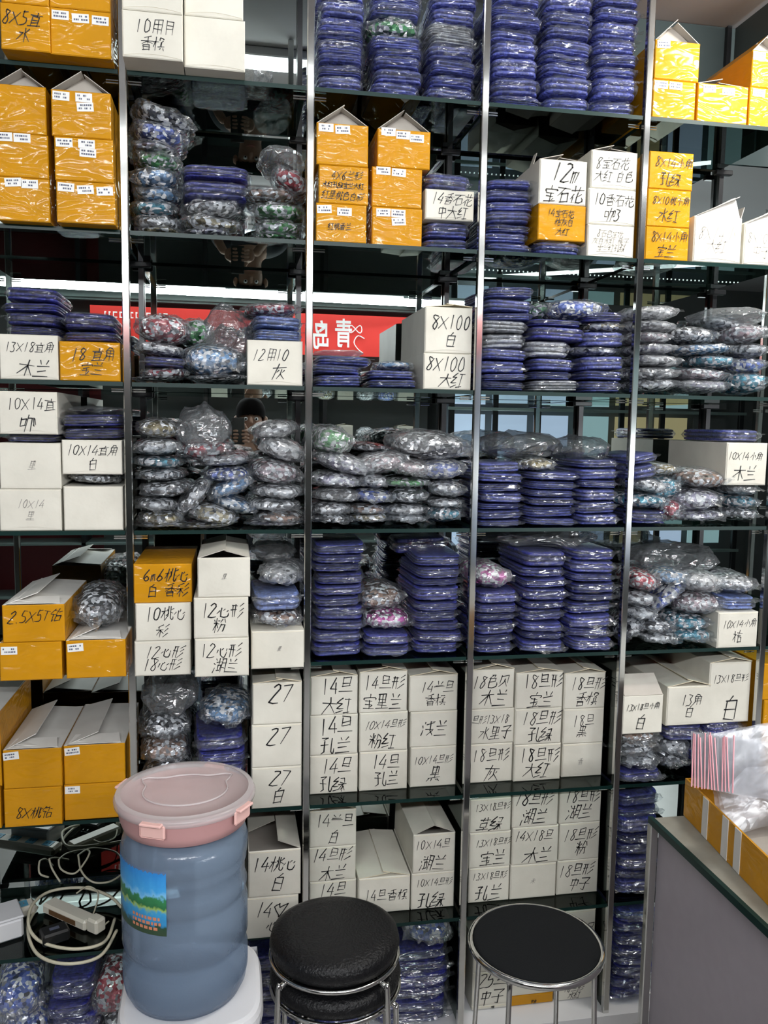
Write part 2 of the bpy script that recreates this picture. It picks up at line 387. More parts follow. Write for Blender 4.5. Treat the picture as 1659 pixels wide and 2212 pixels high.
def flap(name, parent, hinge, length, width, ang, axis, mats, thick=.0016, taper=.0):
    """a thin card flap hinged on one edge; axis 'l'/'r' = hinged on that side edge and running back, 'f' = hinged on the front edge"""
    mb = MB()
    if axis == 'f':
        t = taper
        pts = [(-width/2, 0), (width/2, 0), (width/2-t, length), (-width/2+t, length)]
        top = [(x, 0, l) for x, l in pts]; T = Matrix.Rotation(-ang, 4, 'X')
    else:
        s = 1 if axis == 'l' else -1
        pts = [(0, 0), (s*width, taper), (s*width, length-taper*.4), (0, length)]
        top = [(x, l, 0) for x, l in pts]; T = Matrix.Rotation(-s*ang, 4, 'Y')
    dn = Vector((0, thick, 0)) if axis == 'f' else Vector((0, 0, thick))
    a = [T @ Vector(p) for p in top]; b = [T @ (Vector(p)-dn) for p in top]
    if (axis == 'r') or axis == 'f': a.reverse(); b.reverse()
    mb.quad(*[tuple(v) for v in a], 0); mb.quad(*[tuple(v) for v in reversed(b)], 1)
    for i in range(4):
        j = (i+1) % 4; mb.quad(tuple(b[i]), tuple(b[j]), tuple(a[j]), tuple(a[i]), 1)
    return mb.build(name, mats, parent, hinge)

def carton(kind, loc, w, h, d, text='', lid=None, stickers=(), rz=0, ink='ink', size=1.0, seed=0, label='', group=None, sag=True, tsize=1.0):
    rs = random.Random(seed*31+5)
    name = 'white_carton' if kind == 'W' else 'yellow_carton'
    skin = M['card'] if kind == 'W' else M['tape']
    openlid = lid in ('tent', 'tent_low', 'lids', 'up', 'open', 'torn', 'ramp')
    mb = MB(); ch = .0022; t = .002
    j = lambda a=.0025: rs.uniform(-a, a)
    # outer skin: front face flat, sides a little out of true
    fz = [(-w/2, 0), (w/2, 0), (w/2, h), (-w/2, h)]
    bo = [(-w/2+j(), 0), (w/2+j(), 0), (w/2+j(), h+j()), (-w/2+j(), h+j())]
    c = ch
    fr = [(-w/2+c, 0, c), (w/2-c, 0, c), (w/2-c, 0, h-c), (-w/2+c, 0, h-c)]
    sd = [(x, c, z) for x, z in fz]
    bk = [(x, d, z) for x, z in bo]
    n = len(mb.v); mb.v += fr+sd+bk
    mb.f.append((n, n+1, n+2, n+3)); mb.m.append(0)
    for i in range(4):
        k = (i+1) % 4
        mb.f.append((n+i, n+4+i, n+4+k, n+k)); mb.m.append(0)
        if i == 2 and openlid: continue
        mb.f.append((n+4+i, n+8+i, n+8+k, n+4+k)); mb.m.append(0)
    mb.f.append((n+11, n+10, n+9, n+8)); mb.m.append(0)
    if openlid:                                           # hollow: inner walls and a floor below the rim
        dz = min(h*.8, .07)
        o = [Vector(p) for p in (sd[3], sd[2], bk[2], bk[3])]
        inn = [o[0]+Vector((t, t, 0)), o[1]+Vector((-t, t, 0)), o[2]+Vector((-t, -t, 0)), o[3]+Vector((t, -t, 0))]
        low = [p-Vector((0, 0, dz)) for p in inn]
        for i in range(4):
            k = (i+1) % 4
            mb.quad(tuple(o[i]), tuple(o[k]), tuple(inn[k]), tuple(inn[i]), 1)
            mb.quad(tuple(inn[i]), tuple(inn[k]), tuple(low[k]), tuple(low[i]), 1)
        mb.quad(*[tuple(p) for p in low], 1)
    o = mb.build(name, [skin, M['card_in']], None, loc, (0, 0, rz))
    if kind == 'W' and lid != 'up':                        # the tucked end flap: a thin plate whose lower edge sags in a curve
        fb = MB(); k = 8; x0 = -w/2+.003; x1 = w/2-.003; zt = h-.003; dip = rs.uniform(.003, .008)
        top = [(x0+(x1-x0)*i/k, -.0010, zt-.0015*math.sin(math.pi*i/k)) for i in range(k+1)]
        bot = [(x0+(x1-x0)*i/k, -.0010, .003+dip*math.sin(math.pi*i/k)) for i in range(k+1)]
        for i in range(k):
            fb.quad(bot[i], bot[i+1], top[i+1], top[i])
            for L, s in ((bot, 1), (top, -1)):
                a, b = Vector(L[i]), Vector(L[i+1]); dy = Vector((0, .0016, 0))
                fb.quad(*([tuple(a+dy), tuple(b+dy), tuple(b), tuple(a)][::s]), 1)
        fb.build('end_flap', [skin, M['card_edge']], o)
    if lid == 'tent':
        a = rs.uniform(.62, .78); fl = d*.98; wd = w*.5/math.cos(a)*rs.uniform(.98, 1.08)
        flap('lid_flap', o, (-w/2+.001, .002, h), fl, wd, a, 'l', [skin, M['card_in']], taper=.006)
        flap('lid_flap', o, (w/2-.001, .004, h), fl, wd*.92, a*1.02, 'r', [skin, M['card_in']], taper=.012)
        g = MB(); hh = w*.5*math.tan(a)*.93
        tri = [(-w*.46, .030, h-.004), (w*.46, .022, h-.004), (w*.05, .045, h+hh), (-w*.04, .05, h+hh)]
        g.quad(*tri); g.quad(*[(x_, y_+.0015, z_) for x_, y_, z_ in reversed(tri)]); g.build('dust_flap', M['card_in'], o)
    elif lid == 'tent_low':
        a = rs.uniform(.20, .30); fl = d*.98
        flap('lid_flap', o, (-w/2+.001, .002, h), fl, w*.54, a, 'l', [skin, M['card_in']], taper=.012)
        flap('lid_flap', o, (w/2-.001, .004, h), fl, w*.50, a*.8, 'r', [skin, M['card_in']], taper=.022)
    elif lid == 'lids':
        flap('lid_flap', o, (w/2-.001, .004, h), d*.97, w*.82, rs.uniform(.05, .12), 'r', [M['card_white_in'], M['card_white_in']], taper=.012)
        flap('lid_flap', o, (-w/2+.001, .002, h), d*.97, w*.55, rs.uniform(.28, .48), 'l', [M['card_white_in'], M['card_white_in']], taper=.03)
        flap('tuck_flap', o, (0, .003, h+.002), .05, w*.86, 1.45, 'f', [M['card_white_in'], M['card_white_in']], taper=.01)
    elif lid == 'up':
        flap('end_flap', o, (0, .001, h), h*.62, w*.96, rs.uniform(.7, 1.0), 'f', [M['card_in'], M['card_in']], taper=.004)
    elif lid == 'open':
        flap('lid_flap', o, (w/2-.001, .004, h), d*.6, w*.8, rs.uniform(1.0, 1.2), 'r', [skin, M['card_in']], taper=.02)
        flap('lid_flap', o, (-w/2+.001, .03, h), d*.5, w*.62, rs.uniform(.75, .95), 'l', [skin, M['card_in']], taper=.02)
    elif lid == 'ramp':
        flap('lid_flap', o, (-w/2+.001, .002, h), d*.7, w*1.06, .42, 'l', [skin, M['card_in']], taper=.01)
        flap('lid_flap', o, (w/2-.001, .004, h), d*.6, w*.3, 2.1, 'r', [skin, M['card_in']], taper=.02)
        g = MB(); tri = [(-w*.47, .004, h-.002), (w*.47, .004, h-.002), (w*.46, .03, h+w*.44), (w*.36, .03, h+w*.40)]
        g.quad(*tri); g.quad(*[(x_, y_+.0015, z_) for x_, y_, z_ in reversed(tri)]); g.build('dust_flap', M['card_white_in'], o)
    elif lid == 'torn':
        flap('lid_flap', o, (w/2-.001, .004, h), d*.9, w*.42, .12, 'r', [skin, M['card_in']], taper=.035)
        flap('lid_flap', o, (-w/2+.001, .11, h), d*.62, w*.55, .05, 'l', [skin, M['card_in']], taper=.05)
    elif lid == 'shut':
        a = rs.uniform(.09, .19)
        flap('lid_flap', o, (-w/2+.001, .001, h+.0005), d*.98, w*.60, a, 'l', [skin, M['card_edge']], taper=.004)
        flap('lid_flap', o, (w/2-.001, -.003, h+.003), d*.98, w*.52, a*1.3, 'r', [skin, M['card_edge']], taper=.012)
    if text:
        sb = strokes(text, w, h, rs, size, .042)
        sb.build('handwriting', M[ink], o, (0, -.0016, 0))
    for (fx, fz) in stickers:
        sw_, sh_ = .036, .019
        b = MB(); b.box(-sw_/2, sw_/2, -.0006, 0, -sh_/2, sh_/2)
        s = b.build('sticker', M['sticker'], o, (fx*w, -.0006, fz*h), (0, rs.uniform(-.09, .06), 0))
        q = MB()
        for zz in (.004, -.003):
            x = -.014
            while x < .012:
                l = rs.uniform(.0015, .0045)
                if rs.random() < .75: q.quad((x, 0, zz-.002), (x+l, 0, zz-.002), (x+l, 0, zz+.0018), (x, 0, zz+.0018))
                x += l+.0012
        q.build('print', M['print'], s, (0, -.0010, 0))
    tag(o, label, 'box', group)
    return o

# ------------------------------------------------------------------ bags and packs (a few shared meshes, every bag its own object)
def blob(seed, npl, prof, lump, fin, nu=36, nv=9, squash=1.0, lf=5):
    """rounded cushion in the unit box x -.5...5, y 0..1, z 0..1; fin widens the seam at mid height"""
    vs = []; fs = []; off = Vector((seed*3.7, seed*1.3, seed*2.1))
    for j in range(nv):
        v = -1+2*j/(nv-1); a = v*math.pi/2
        rr = abs(math.cos(a))**prof[0]; zz = math.copysign(abs(math.sin(a))**prof[1], v)
        rr = max(rr, .05)
        for i in range(nu):
            t = 2*math.pi*i/nu; c, s = math.cos(t), math.sin(t)
            px = math.copysign(abs(c)**(2/npl), c); py = math.copysign(abs(s)**(2/npl), s)
            p = Vector((px*rr*.5, py*rr*.5, zz*.5*squash))
            if fin and abs(v) < .2:
                k = 1+fin*(.6+.8*noise.noise(Vector((c*4, s*4, 0))+off)); p.x *= k; p.y *= 1+(k-1)*.5
                p.z += .16*noise.noise(Vector((c*3, s*3, 5))+off)
            q = p*lf+off
            rg = .5-abs(noise.noise(Vector((p.x*lf*1.3, p.y*lf*1.3, p.z*lf*.9))+off))*2 if fin else 0
            p += Vector((noise.noise(q), noise.noise(q+Vector((9, 0, 0)))+rg*.5, noise.noise(q+Vector((0, 9, 0)))*1.3+rg))*lump
            vs.append((p.x, p.y+.5, p.z+.5))
    for j in range(nv-1):
        for i in range(nu):
            k = (i+1) % nu
            fs.append((j*nu+i, j*nu+k, (j+1)*nu+k, (j+1)*nu+i))
    fs.append(tuple(reversed(range(nu)))); fs.append(tuple((nv-1)*nu+i for i in range(nu)))
    return vs, fs
def me_from(name, vs, fs, mat, smooth=True):
    me = bpy.data.meshes.new(name); me.from_pydata(vs, [], fs); me.materials.append(mat)
    if smooth: me.polygons.foreach_set('use_smooth', [True]*len(me.polygons))
    me.update(); return me
def cards(seed):
    rs = random.Random(seed); vs = []; fs = []; k = rs.choice((3, 4, 4))
    for j in range(k):
        n0 = len(vs); z0 = j/k+.01; z1 = (j+1)/k-.03; dx = rs.uniform(-.015, .015); dy = rs.uniform(0, .05); sw = rs.uniform(.95, .99)
        bow = rs.uniform(-.06, .06)
        rings = [(z0, .95), (z0+(z1-z0)*.25, 1), (z0+(z1-z0)*.75, 1), (z1, .95)]
        nu = 40
        for z, r in rings:
            for i in range(nu):
                t = 2*math.pi*i/nu; c, s = math.cos(t), math.sin(t)
                px = math.copysign(abs(c)**.28, c)*.5*sw; py = math.copysign(abs(s)**.28, s)*.5
                vs.append((px*(r if abs(px) > .3 else 1)+dx, py*r*.97+.5+dy*(.5-py), z+bow*(px*px*3-.3)+.02*noise.noise(Vector((px*6, py*6, seed+j)))))
        for q in range(3):
            for i in range(nu):
                i2 = (i+1) % nu; fs.append((n0+q*nu+i, n0+q*nu+i2, n0+(q+1)*nu+i2, n0+(q+1)*nu+i))
        fs.append(tuple(n0+i for i in reversed(range(nu)))); fs.append(tuple(n0+3*nu+i for i in range(nu)))
    return vs, fs
CARDS = [me_from('bead_cards', *cards(s), M['beads']) for s in range(6)]
PFILM = [me_from('plastic_wrap', *blob(s+20, 5, (.24, .8), .030, .07, 80, 9, 1.0, 9), M['film'], False) for s in range(6)]
STONE = [me_from('rhinestones', *blob(s+40, 3.2, (.95, .85), .045, 0, 40, 11, 1.0, 4), M['stones']) for s in range(6)]
SFILM = [me_from('plastic_bag', *blob(s+60, 2.8, (.95, .85), .06, .26, 72, 11, 1.0, 6), M['film'], False) for s in range(6)]
SFILMM = [me_from('plastic_bag', *blob(s+60, 2.8, (.95, .85), .06, .26, 72, 11, 1.0, 6), M['film_milky'], False) for s in range(6)]
LOOSE = [me_from('loose_film', *blob(s+80, 2.6, (.8, .9), .09, .12, 56, 13, 1.0, 3.6), M['film_dark'], False) for s in range(4)]

def fin(seed):
    vs = []; fs = []; n = 22; off = Vector((seed*2.9, seed*7.1, 0))
    for j in range(4):
        for i in range(n+1):
            x = i/n-.5; v = j/3
            e = .5*(1-abs(2*x)**4)                            # a crumpled sealed lip, widest in the middle
            y = .16-v*(.16+e*.40*(.55+.9*noise.noise(Vector((x*4, seed, 0))+off)))
            vs.append((x*1.06, y, .5-.30*v*v*(.4+noise.noise(Vector((x*3, 1, seed))+off))+.16*v*noise.noise(Vector((x*9, v*2, 0))+off)))
    for j in range(3):
        for i in range(n):
            a = j*(n+1)+i; fs.append((a, a+1, a+n+2, a+n+1))
    return vs, fs
FIN = [me_from('sealed_lip', *fin(s), M['film'], False) for s in range(6)]
ACC = {'n': (None, (.5, .5, .52), 0), 'r': ('red', (.62, .02, .05), .85), 'g': ('green', (.06, .45, .09), .85), 'b': ('blue', (.05, .14, .70), .8),
       't': ('teal', (.02, .42, .60), .85), 'p': ('pale pink', (.65, .42, .46), .7), 'l': ('lilac', (.42, .38, .58), .65), 'k': ('black', (.02, .02, .03), .85),
       'y': ('gold', (.45, .34, .10), .7), 'o': ('copper', (.42, .20, .10), .75), 'm': ('magenta', (.72, .03, .45), .85), 'w': ('white', (.85, .85, .87), .8),
       'c': ('clear blue', (.14, .38, .72), .8)}
def bag(loc, w, h, d, code, tilt, yaw, label, group, cat='bag', milky=False):
    a = ACC[code]; i = rnd.randrange(6)
    o = link('rhinestone_bag', STONE[i], None, loc, (0, tilt, yaw)); o.scale = (w*.94, d, h*.96)
    o.color = (*a[1], a[2])
    f = link('plastic_bag', (SFILMM if milky else SFILM)[rnd.randrange(6)], o, (0, -.03, -.03)); f.scale = (1.06, 1.08, 1.10)
    f = link('sealed_lip', FIN[rnd.randrange(6)], o, (0, 0, rnd.uniform(-.15, .1))); f.scale = (1.06, .95, 1.25)
    tag(o, label, cat, group); return o
PCOL = {'b': (.095, .112, .40), 'B': (.045, .050, .28), 'd': (.060, .068, .32), 'g': (.50, .50, .52), 'l': (.20, .28, .62)}  # d is b darkened in colour for the dimmer light lower down
def pack(loc, w, h, d, code, tilt, yaw, label, group):
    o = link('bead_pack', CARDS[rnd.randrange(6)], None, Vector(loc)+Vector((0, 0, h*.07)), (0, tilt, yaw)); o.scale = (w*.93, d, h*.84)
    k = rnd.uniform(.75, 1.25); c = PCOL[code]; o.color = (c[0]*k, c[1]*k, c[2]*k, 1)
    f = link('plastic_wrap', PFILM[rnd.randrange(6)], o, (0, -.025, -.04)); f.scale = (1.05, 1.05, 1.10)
    f = link('sealed_lip', FIN[rnd.randrange(6)], o, (0, 0, rnd.uniform(-.2, .25))); f.scale = (rnd.uniform(1.04, 1.10), rnd.uniform(.35, .6), 1.3)
    tag(o, label, 'bead pack', group); return o
def loose(loc, w, h, d, tilt, yaw, label, group, milky=False):
    me = LOOSE[rnd.randrange(4)]
    if milky:
        me = me.copy(); me.materials.clear(); me.materials.append(M['film_milky'])
    o = link('loose_plastic_bag', me, None, loc, (0, tilt, yaw)); o.scale = (w, d, h)
    tag(o, label, 'plastic bag', group); return o

PXB = {1: (-.685, -.2491), 2: (-.2491, .1866), 3: (.1866, .6232), 4: (.6232, 1.0595), 5: (1.0595, 1.4893)}
COUNT = {}; SEED = [0]
def pile(row, bay, yf, items, snap=True, base=None):
    """one stack, bottom item first; each item (kind, x0, top, x1, bottom, options) measured in the photograph"""
    n = COUNT[(row, bay)] = COUNT.get((row, bay), -1)+1
    where = f'{NTH[n]} pile, {BAY[bay]}, {SHELF[row]}'
    z = LEVEL[row]+TH/2+.0006 if base is None else base
    units = []
    for it in items:
        op = dict(it[5]) if len(it) > 5 else {}
        units.append(0)
        if it[0] == 'B':
            z_ = abs(it[4]-it[2])*.00117; units[-1] = op.get('n', max(1, round(z_/.030)))
        else: units[-1] = 1
    total = sum(units); cnt = 0
    ow = lambda i_: 'lone' if total == 1 else 'topmost' if i_ == total-1 else ORD[i_]+(' one' if i_ == 0 else ' up')
    for i, it in enumerate(items):
        kind, x0, y0, x1, y1 = it[:5]; op = dict(it[5]) if len(it) > 5 else {}
        y = op.get('yf', yf); xc = (x0+x1)/2; ym = (y0+y1)/2
        X0 = U(x0, ym, y).x; X1 = U(x1, ym, y).x; zt = U(xc, y0, y).z; zb = U(xc, y1, y).z
        if i == 0 and not op.get('free'): zb = z
        elif snap and not op.get('free'): zb = z
        lo_, hi_ = PXB[bay]; g_ = (.015 if y < .013 else .011) if row not in 'FGH' else .012
        if not op.get('beyond'): X0 = max(X0, lo_+g_) if y > -.03 else X0; X1 = min(X1, hi_-g_) if y > -.03 else X1
        w, h = X1-X0, zt-zb
        if i == 0 and kind == 'S': zb += .007
        if i == 0 and kind == 'B': zb += .002
        if i == 0 and kind == 'L': zb += .012
        if h < .004: print('THIN', row, bay, i, h)
        up = ow(cnt); c0 = cnt; cnt += units[i]
        SEED[0] += 1
        maxd = .316-y
        tilt = R(op.get('tilt', 0)); yaw = R(op.get('yaw', 0))
        if kind in 'WO':
            d = min(op.get('d', .31), maxd)
            t = op.get('t', '')
            mk = t.replace('/', ' ').replace('♡', 'heart')
            first = 'white carton' if kind == 'W' else 'amber taped carton'
            lab = f'{first} marked {mk}, {up} in {where}' if t and op.get('ink') != 'ink_grey' else f'{"plain " if not t else "faintly marked "}{first}, {up} in {where}'
            lid = op.get('lid')
            if lid is None and kind == 'W' and i == len(items)-1: lid = 'shut'
            carton(kind, (xc and (X0+X1)/2, y, zb), w-.0015, h-.0008, d, t, lid, op.get('st', ()), yaw, op.get('ink', 'ink'), op.get('s', 1.0), SEED[0], lab,
                   f'{first}s on the {SHELF[row]}, {BAY[bay]}')
            z = zt
        elif kind == 'B':
            k = units[i]; code = op.get('c', 'b'); code = 'd' if code == 'b' and row in 'EFGH' else code; ws = [rnd.uniform(.6, 1.4) for _ in range(k)]; hs = [h*a_/sum(ws) for a_ in ws]; z_at = zb  # lower shelves take the blue with shade put into its colour
            for q in range(k):
                nm = {'b': 'blue', 'd': 'blue', 'B': 'dark blue', 'g': 'grey', 'l': 'light blue'}[code]
                lab = f'{nm} bead pack, {ow(c0+q)} in {where}'
                jx = rnd.uniform(-.004, .004)
                pack(((X0+X1)/2+jx, y+rnd.uniform(-.008, .012), z_at), w*rnd.uniform(.93, 1.02), hs[q]*rnd.uniform(.98, 1.06), min(op.get('d', .24), maxd-.02), code,
                     tilt+R(rnd.uniform(-2.2, 2.2)), yaw+R(rnd.uniform(-4, 4)), lab, f'bead packs on the {SHELF[row]}, {BAY[bay]}')
                z_at += hs[q]
            z = zt
        elif kind == 'S':
            code = op.get('c', 'n'); nm = ACC[code][0]
            lab = f'silver rhinestone bag{" with "+nm+" stones" if nm else ""}, {up} in {where}'
            bag(((X0+X1)/2, y+.012, zb+h*.05), w*.97, h*1.0, min(op.get('d', .2), maxd-.02), code, tilt+R(rnd.uniform(-4, 4)), yaw+R(rnd.uniform(-9, 9)), lab,
                f'rhinestone bags on the {SHELF[row]}, {BAY[bay]}', milky=op.get('milky', False))
            z = zt-.003
        elif kind == 'L':
            lab = f'loose clear plastic bag, {up} in {where}'
            loose(((X0+X1)/2, y, zb), w, h, min(op.get('d', .22), maxd-.02), tilt, yaw, lab, f'loose plastic bags on the {SHELF[row]}, {BAY[bay]}', op.get('milky', False))
            z = zt


# ------------------------------------------------------------------ the room
CEIL = 2.945
XL, XR, YF = -2.6, 4.6, -4.0
b = MB(); b.box(XL, XR, YF, 0.6, -0.06, 0); struct(b.build('floor', M['floor']))
b = MB(); b.box(XL, XR, YF, 0.6, CEIL, CEIL+.06); struct(b.build('ceiling', M['ceil']))
b = MB(); b.box(XL, XR, .385, .45, 0, CEIL); wall_back = struct(b.build('wall_back', M['wall_dark']))
b = MB(); b.box(XL-.06, XL, YF, .45, 0, CEIL); struct(b.build('wall_left', M['wall_dark']))
b = MB(); b.box(XR, XR+.06, YF, .45, 0, CEIL); struct(b.build('wall_right', M['wall_dark']))
b = MB(); b.box(XL, XR, YF-.06, YF, 0, CEIL); struct(b.build('wall_front', M['wall_dark']))
PX = [-.685, -.2491, .1866, .6232, 1.0595, 1.4893]
edges = [-1.12]+PX[:]+[1.95]
for i in range(len(edges)-1):                               # the mirror is several tall panes, butted with a hairline joint
    b = MB(); b.box(edges[i]+.0012, edges[i+1]-.0012, MIRROR_Y, MIRROR_Y+.006, .03, CEIL-.004)
    b.build('mirror_pane', M['mirror'], wall_back)

b = MB(); b.box(PX[4]+.01, 1.95, MIRROR_Y-.006, MIRROR_Y-.001, 2.545, CEIL-.002); b.build('dark_reflection_pane', M['dark_reflect_glass'], wall_back)  # added sheet over the mirror top, a dark reflection put in as colour

# ------------------------------------------------------------------ the glass shelving on chrome posts
unit = empty('display_shelving', (0.4, .17, 0))
tag(unit, 'tall glass shelving on chrome posts against a mirrored wall', 'shelving')
U0 = -Vector((0.4, .17, 0))
for i, x in enumerate(PX+[1.93]):
    b = MB(); b.box(x-.009, x+.009, -.009, .009, .0, CEIL-.003, 0, .002); p = b.build('chrome_post', M['chrome'], unit, U0)
    for z in list(LEVEL.values())[:7]:                       # shelf clips, one pair of pins on each side
        c = MB()
        for sx in (-1, 1):
            for dz in (-.011, -.017): c.tube([(x+sx*.009, .02, z+dz), (x+sx*.040, .02, z+dz)], .0022, 6)
        c.build('shelf_clip', M['chrome'], p)
    b = MB(); b.box(x-.007, x+.007, .338, .352, .0, CEIL-.003); p = b.build('rear_post', M['dark_metal'], unit, U0)
    for z in list(LEVEL.values())[:7]:
        c = MB(); c.box(x-.028, x+.028, .322, .340, z-.021, z-.006, 0, .002); c.build('rear_clamp', M['dark_metal'], p)
def slab(x0, x1, y0, y1, z, name='glass_shelf'):
    b = MB(); t = TH/2
    b.quad((x0, y0, z+t), (x1, y0, z+t), (x1, y1, z+t), (x0, y1, z+t), 0)
    b.quad((x0, y1, z-t), (x1, y1, z-t), (x1, y0, z-t), (x0, y0, z-t), 0)
    b.quad((x0, y0, z-t), (x1, y0, z-t), (x1, y0, z+t), (x0, y0, z+t), 1)
    b.quad((x1, y1, z-t), (x0, y1, z-t), (x0, y1, z+t), (x1, y1, z+t), 1)
    b.quad((x1, y0, z-t), (x1, y1, z-t), (x1, y1, z+t), (x1, y0, z+t), 1)
    b.quad((x0, y1, z-t), (x0, y0, z-t), (x0, y0, z+t), (x0, y1, z+t), 1)
    b.build(name, [M['glass'], M['edge']], unit, U0)
for r in 'ABCDEFG':
    for i in range(5): slab(PX[i]+.0105, PX[i+1]-.0105, -.004, .336, LEVEL[r])
    if r in 'EF': slab(1.5, 1.92, -.004, .336, LEVEL[r])
for i in (2, 3, 4):                                          # upright glass dividers in the lower rows
    for r, r2 in (('F', 'E'), ('G', 'F'), ('H', 'G')):
        b = MB(); b.box(PX[i]-.003, PX[i]+.003, .010, .334, LEVEL[r]+.007, LEVEL[r2]-.023); b.build('glass_divider', M['glass_side'], unit, U0)
b = MB(); b.box(-1.1, 1.93, -.02, .336, 0.0, .0345); b.build('plinth', M['white_plastic'], unit, U0)
b = MB(); b.box(1.506, 1.509, .012, .336, 2.54, CEIL-.01); b.build('end_panel', M['dark_reflect_glass'], unit, U0)

# ------------------------------------------------------------------ cartons and bags, shelf by shelf
T3 = ((-.33, .86), (.05, .86), (.07, .66)); ST1 = ((-.30, .84),); ST2 = ((-.32, .86), (.02, .86)); ST3 = ((-.33, .84), (0, .81), (.33, .80))
D = dict
# top shelf
pile('A', 1, -.062, [('O', 0, 8, 108, 108, D(t='8X5直/水', s=.9)), ('O', 0, -110, 104, 8, {})])
pile('A', 1, -.056, [('O', 108, 20, 240, 122, D(st=ST3)), ('O', 105, -90, 238, 20, {})])
pile('A', 2, -.079, [('W', 263, 25, 395, 125, D(t='10用月/香槟', s=.85)), ('W', 262, -80, 394, 23, {})])
pile('A', 2, -.051, [('W', 397, 38, 530, 150, {}), ('W', 397, -70, 526, 36, {})])
pile('A', 2, .06, [('L', 530, 135, 598, 178, D(yaw=10, d=.18, milky=True))])
pile('A', 3, .011, [('B', 683, -25, 797, 198, D(n=8, c='b'))])
pile('A', 3, .012, [('B', 804, 118, 920, 205, D(n=3)), ('B', 802, 70, 921, 118, D(n=2)), ('S', 800, 30, 924, 70, D(c='g')), ('B', 800, -25, 920, 30, D(n=2))])
pile('A', 3, .014, [('B', 924, 95, 1038, 220, D(n=4)), ('B', 926, 45, 1044, 95, D(n=2, c='g')), ('B', 934, -25, 1045, 45, D(n=2))])
pile('A', 4, .008, [('B', 1063, -25, 1176, 228, D(n=8))])
pile('A', 4, .006, [('B', 1176, -25, 1290, 238, D(n=8))])
pile('A', 4, .004, [('B', 1284, -25, 1392, 245, D(n=8))])
pile('A', 5, .001, [('O', 1405, 173, 1503, 257, D(st=ST2)), ('O', 1414, 88, 1512, 172, D(lid='tent', st=((-.32, .88),)))])
pile('A', 5, .002, [('O', 1506, 182, 1616, 268, D(st=((-.28, .86), (.10, .83)), lid='tent_low'))])
pile('A', 5, .003, [('O', 1618, 190, 1694, 272, D(st=((-.25, .86),))), ('O', 1624, 110, 1694, 188, D(st=((-.30, .86),), lid='tent'))])
# second shelf
pile('B', 1, -.037, [('O', -5, 383, 108, 478, D(st=((-.2, .88), (.12, .86)))), ('O', -8, 288, 105, 383, D(st=((-.35, .9), (.0, .9)))), ('O', -12, 183, 100, 285, D(lid='tent'))])
pile('B', 1, -.049, [('O', 121, 392, 249, 484, D(st=ST3)), ('O', 117, 297, 245, 391, D(st=T3)), ('O', 110, 196, 240, 296, D(lid='tent', st=T3))])
pile('B', 2, .03, [('S', 277, 488, 385, 525, D(c='y')), ('S', 265, 456, 384, 488, D(c='n')), ('S', 262, 424, 382, 456, D(c='t')), ('S', 260, 394, 385, 424, D(c='c')),
  ('S', 268, 350, 388, 394, D(c='c')), ('S', 270, 318, 385, 350, D(c='g')), ('S', 268, 296, 382, 318, D(c='l')), ('S', 274, 252, 400, 296, D(c='b', tilt=6)), ('S', 285, 218, 418, 256, D(c='k', tilt=12))])
pile('B', 2, .03, [('S', 389, 492, 495, 535, D(c='l')), ('S', 390, 458, 521, 496, D(c='y', tilt=3)), ('S', 387, 422, 515, 460, D(c='n')), ('B', 388, 352, 545, 422, D(n=2, c='B')), ])
pile('B', 2, .02, [('S', 545, 505, 660, 545, D(c='g')), ('S', 552, 466, 678, 506, D(c='g')), ('S', 540, 428, 666, 468, D(c='g')), ('S', 515, 395, 640, 430, D(c='o')),
  ('S', 575, 352, 690, 400, D(c='r', tilt=24)), ('L', 560, 300, 675, 358, D(milky=True, tilt=10))])
pile('B', 3, .002, [('O', 682, 440, 792, 524, D(st=((-.34, .84), (.06, .80)), t='/红桃香兰', s=.5)), ('O', 688, 358, 796, 440, D(t='4X6兰形/水红孔绿宝兰大红/红里桃色白彩', s=1.0)),
  ('O', 683, 267, 796, 358, D(lid='tent', st=((-.32, .88), (.0, .86))))])
pile('B', 3, .034, [('O', 803, 448, 912, 537, D(st=((-.28, .86), (.02, .86), (.03, .66)))), ('O', 803, 362, 912, 447, D(st=((-.28, .9), (.03, .88)))), ('O', 815, 280, 930, 361, D(lid='tent', st=((-.3, .92), (-.02, .86), (.24, .80))))])
pile('B', 3, .034, [('B', 920, 476, 1034, 543, D(n=2)), ('W', 918, 410, 1032, 475, D(t='14香石花/中大红', s=1.15)), ('B', 917, 372, 1034, 410, D(n=1))])
pile('B', 4, .024, [('B', 1048, 387, 1158, 548, D(n=7))])
pile('B', 4, .012, [('B', 1160, 520, 1264, 553, D(n=1)), ('O', 1162, 442, 1266, 520, D(t='14宝石花/桔灰白/大红', s=.9)), ('W', 1164, 345, 1268, 441, D(t='12m/宝石花', lid='tent_low', s=1.25))])
pile('B', 4, .006, [('W', 1268, 486, 1374, 557, D(t='8石色宝花/灰白水红 桃子/宝兰红孔绿', ink='ink_grey', s=.9)), ('W', 1270, 408, 1374, 485, D(t='10香石花/咖3', s=1.0)), ('W', 1276, 326, 1381, 407, D(t='8宝石花/大红 白色', lid='tent_low', s=.85))])
pile('B', 5, .003, [('O', 1390, 490, 1488, 563, D(t='8X14小角/宝兰', s=1.05)), ('O', 1395, 409, 1492, 489, D(t='8X10桃小角/水红')), ('O', 1402, 328, 1498, 408, D(t='8X14小角/孔绿'))])
pile('B', 5, -.002, [('W', 1498, 468, 1602, 567, D(t='8X14小/大红', ink='ink_grey', lid='ramp', s=.8))])
pile('B', 5, -.003, [('W', 1606, 484, 1680, 572, D(t='8X10兰/中子', ink='ink_grey', lid='ramp', s=.8))])
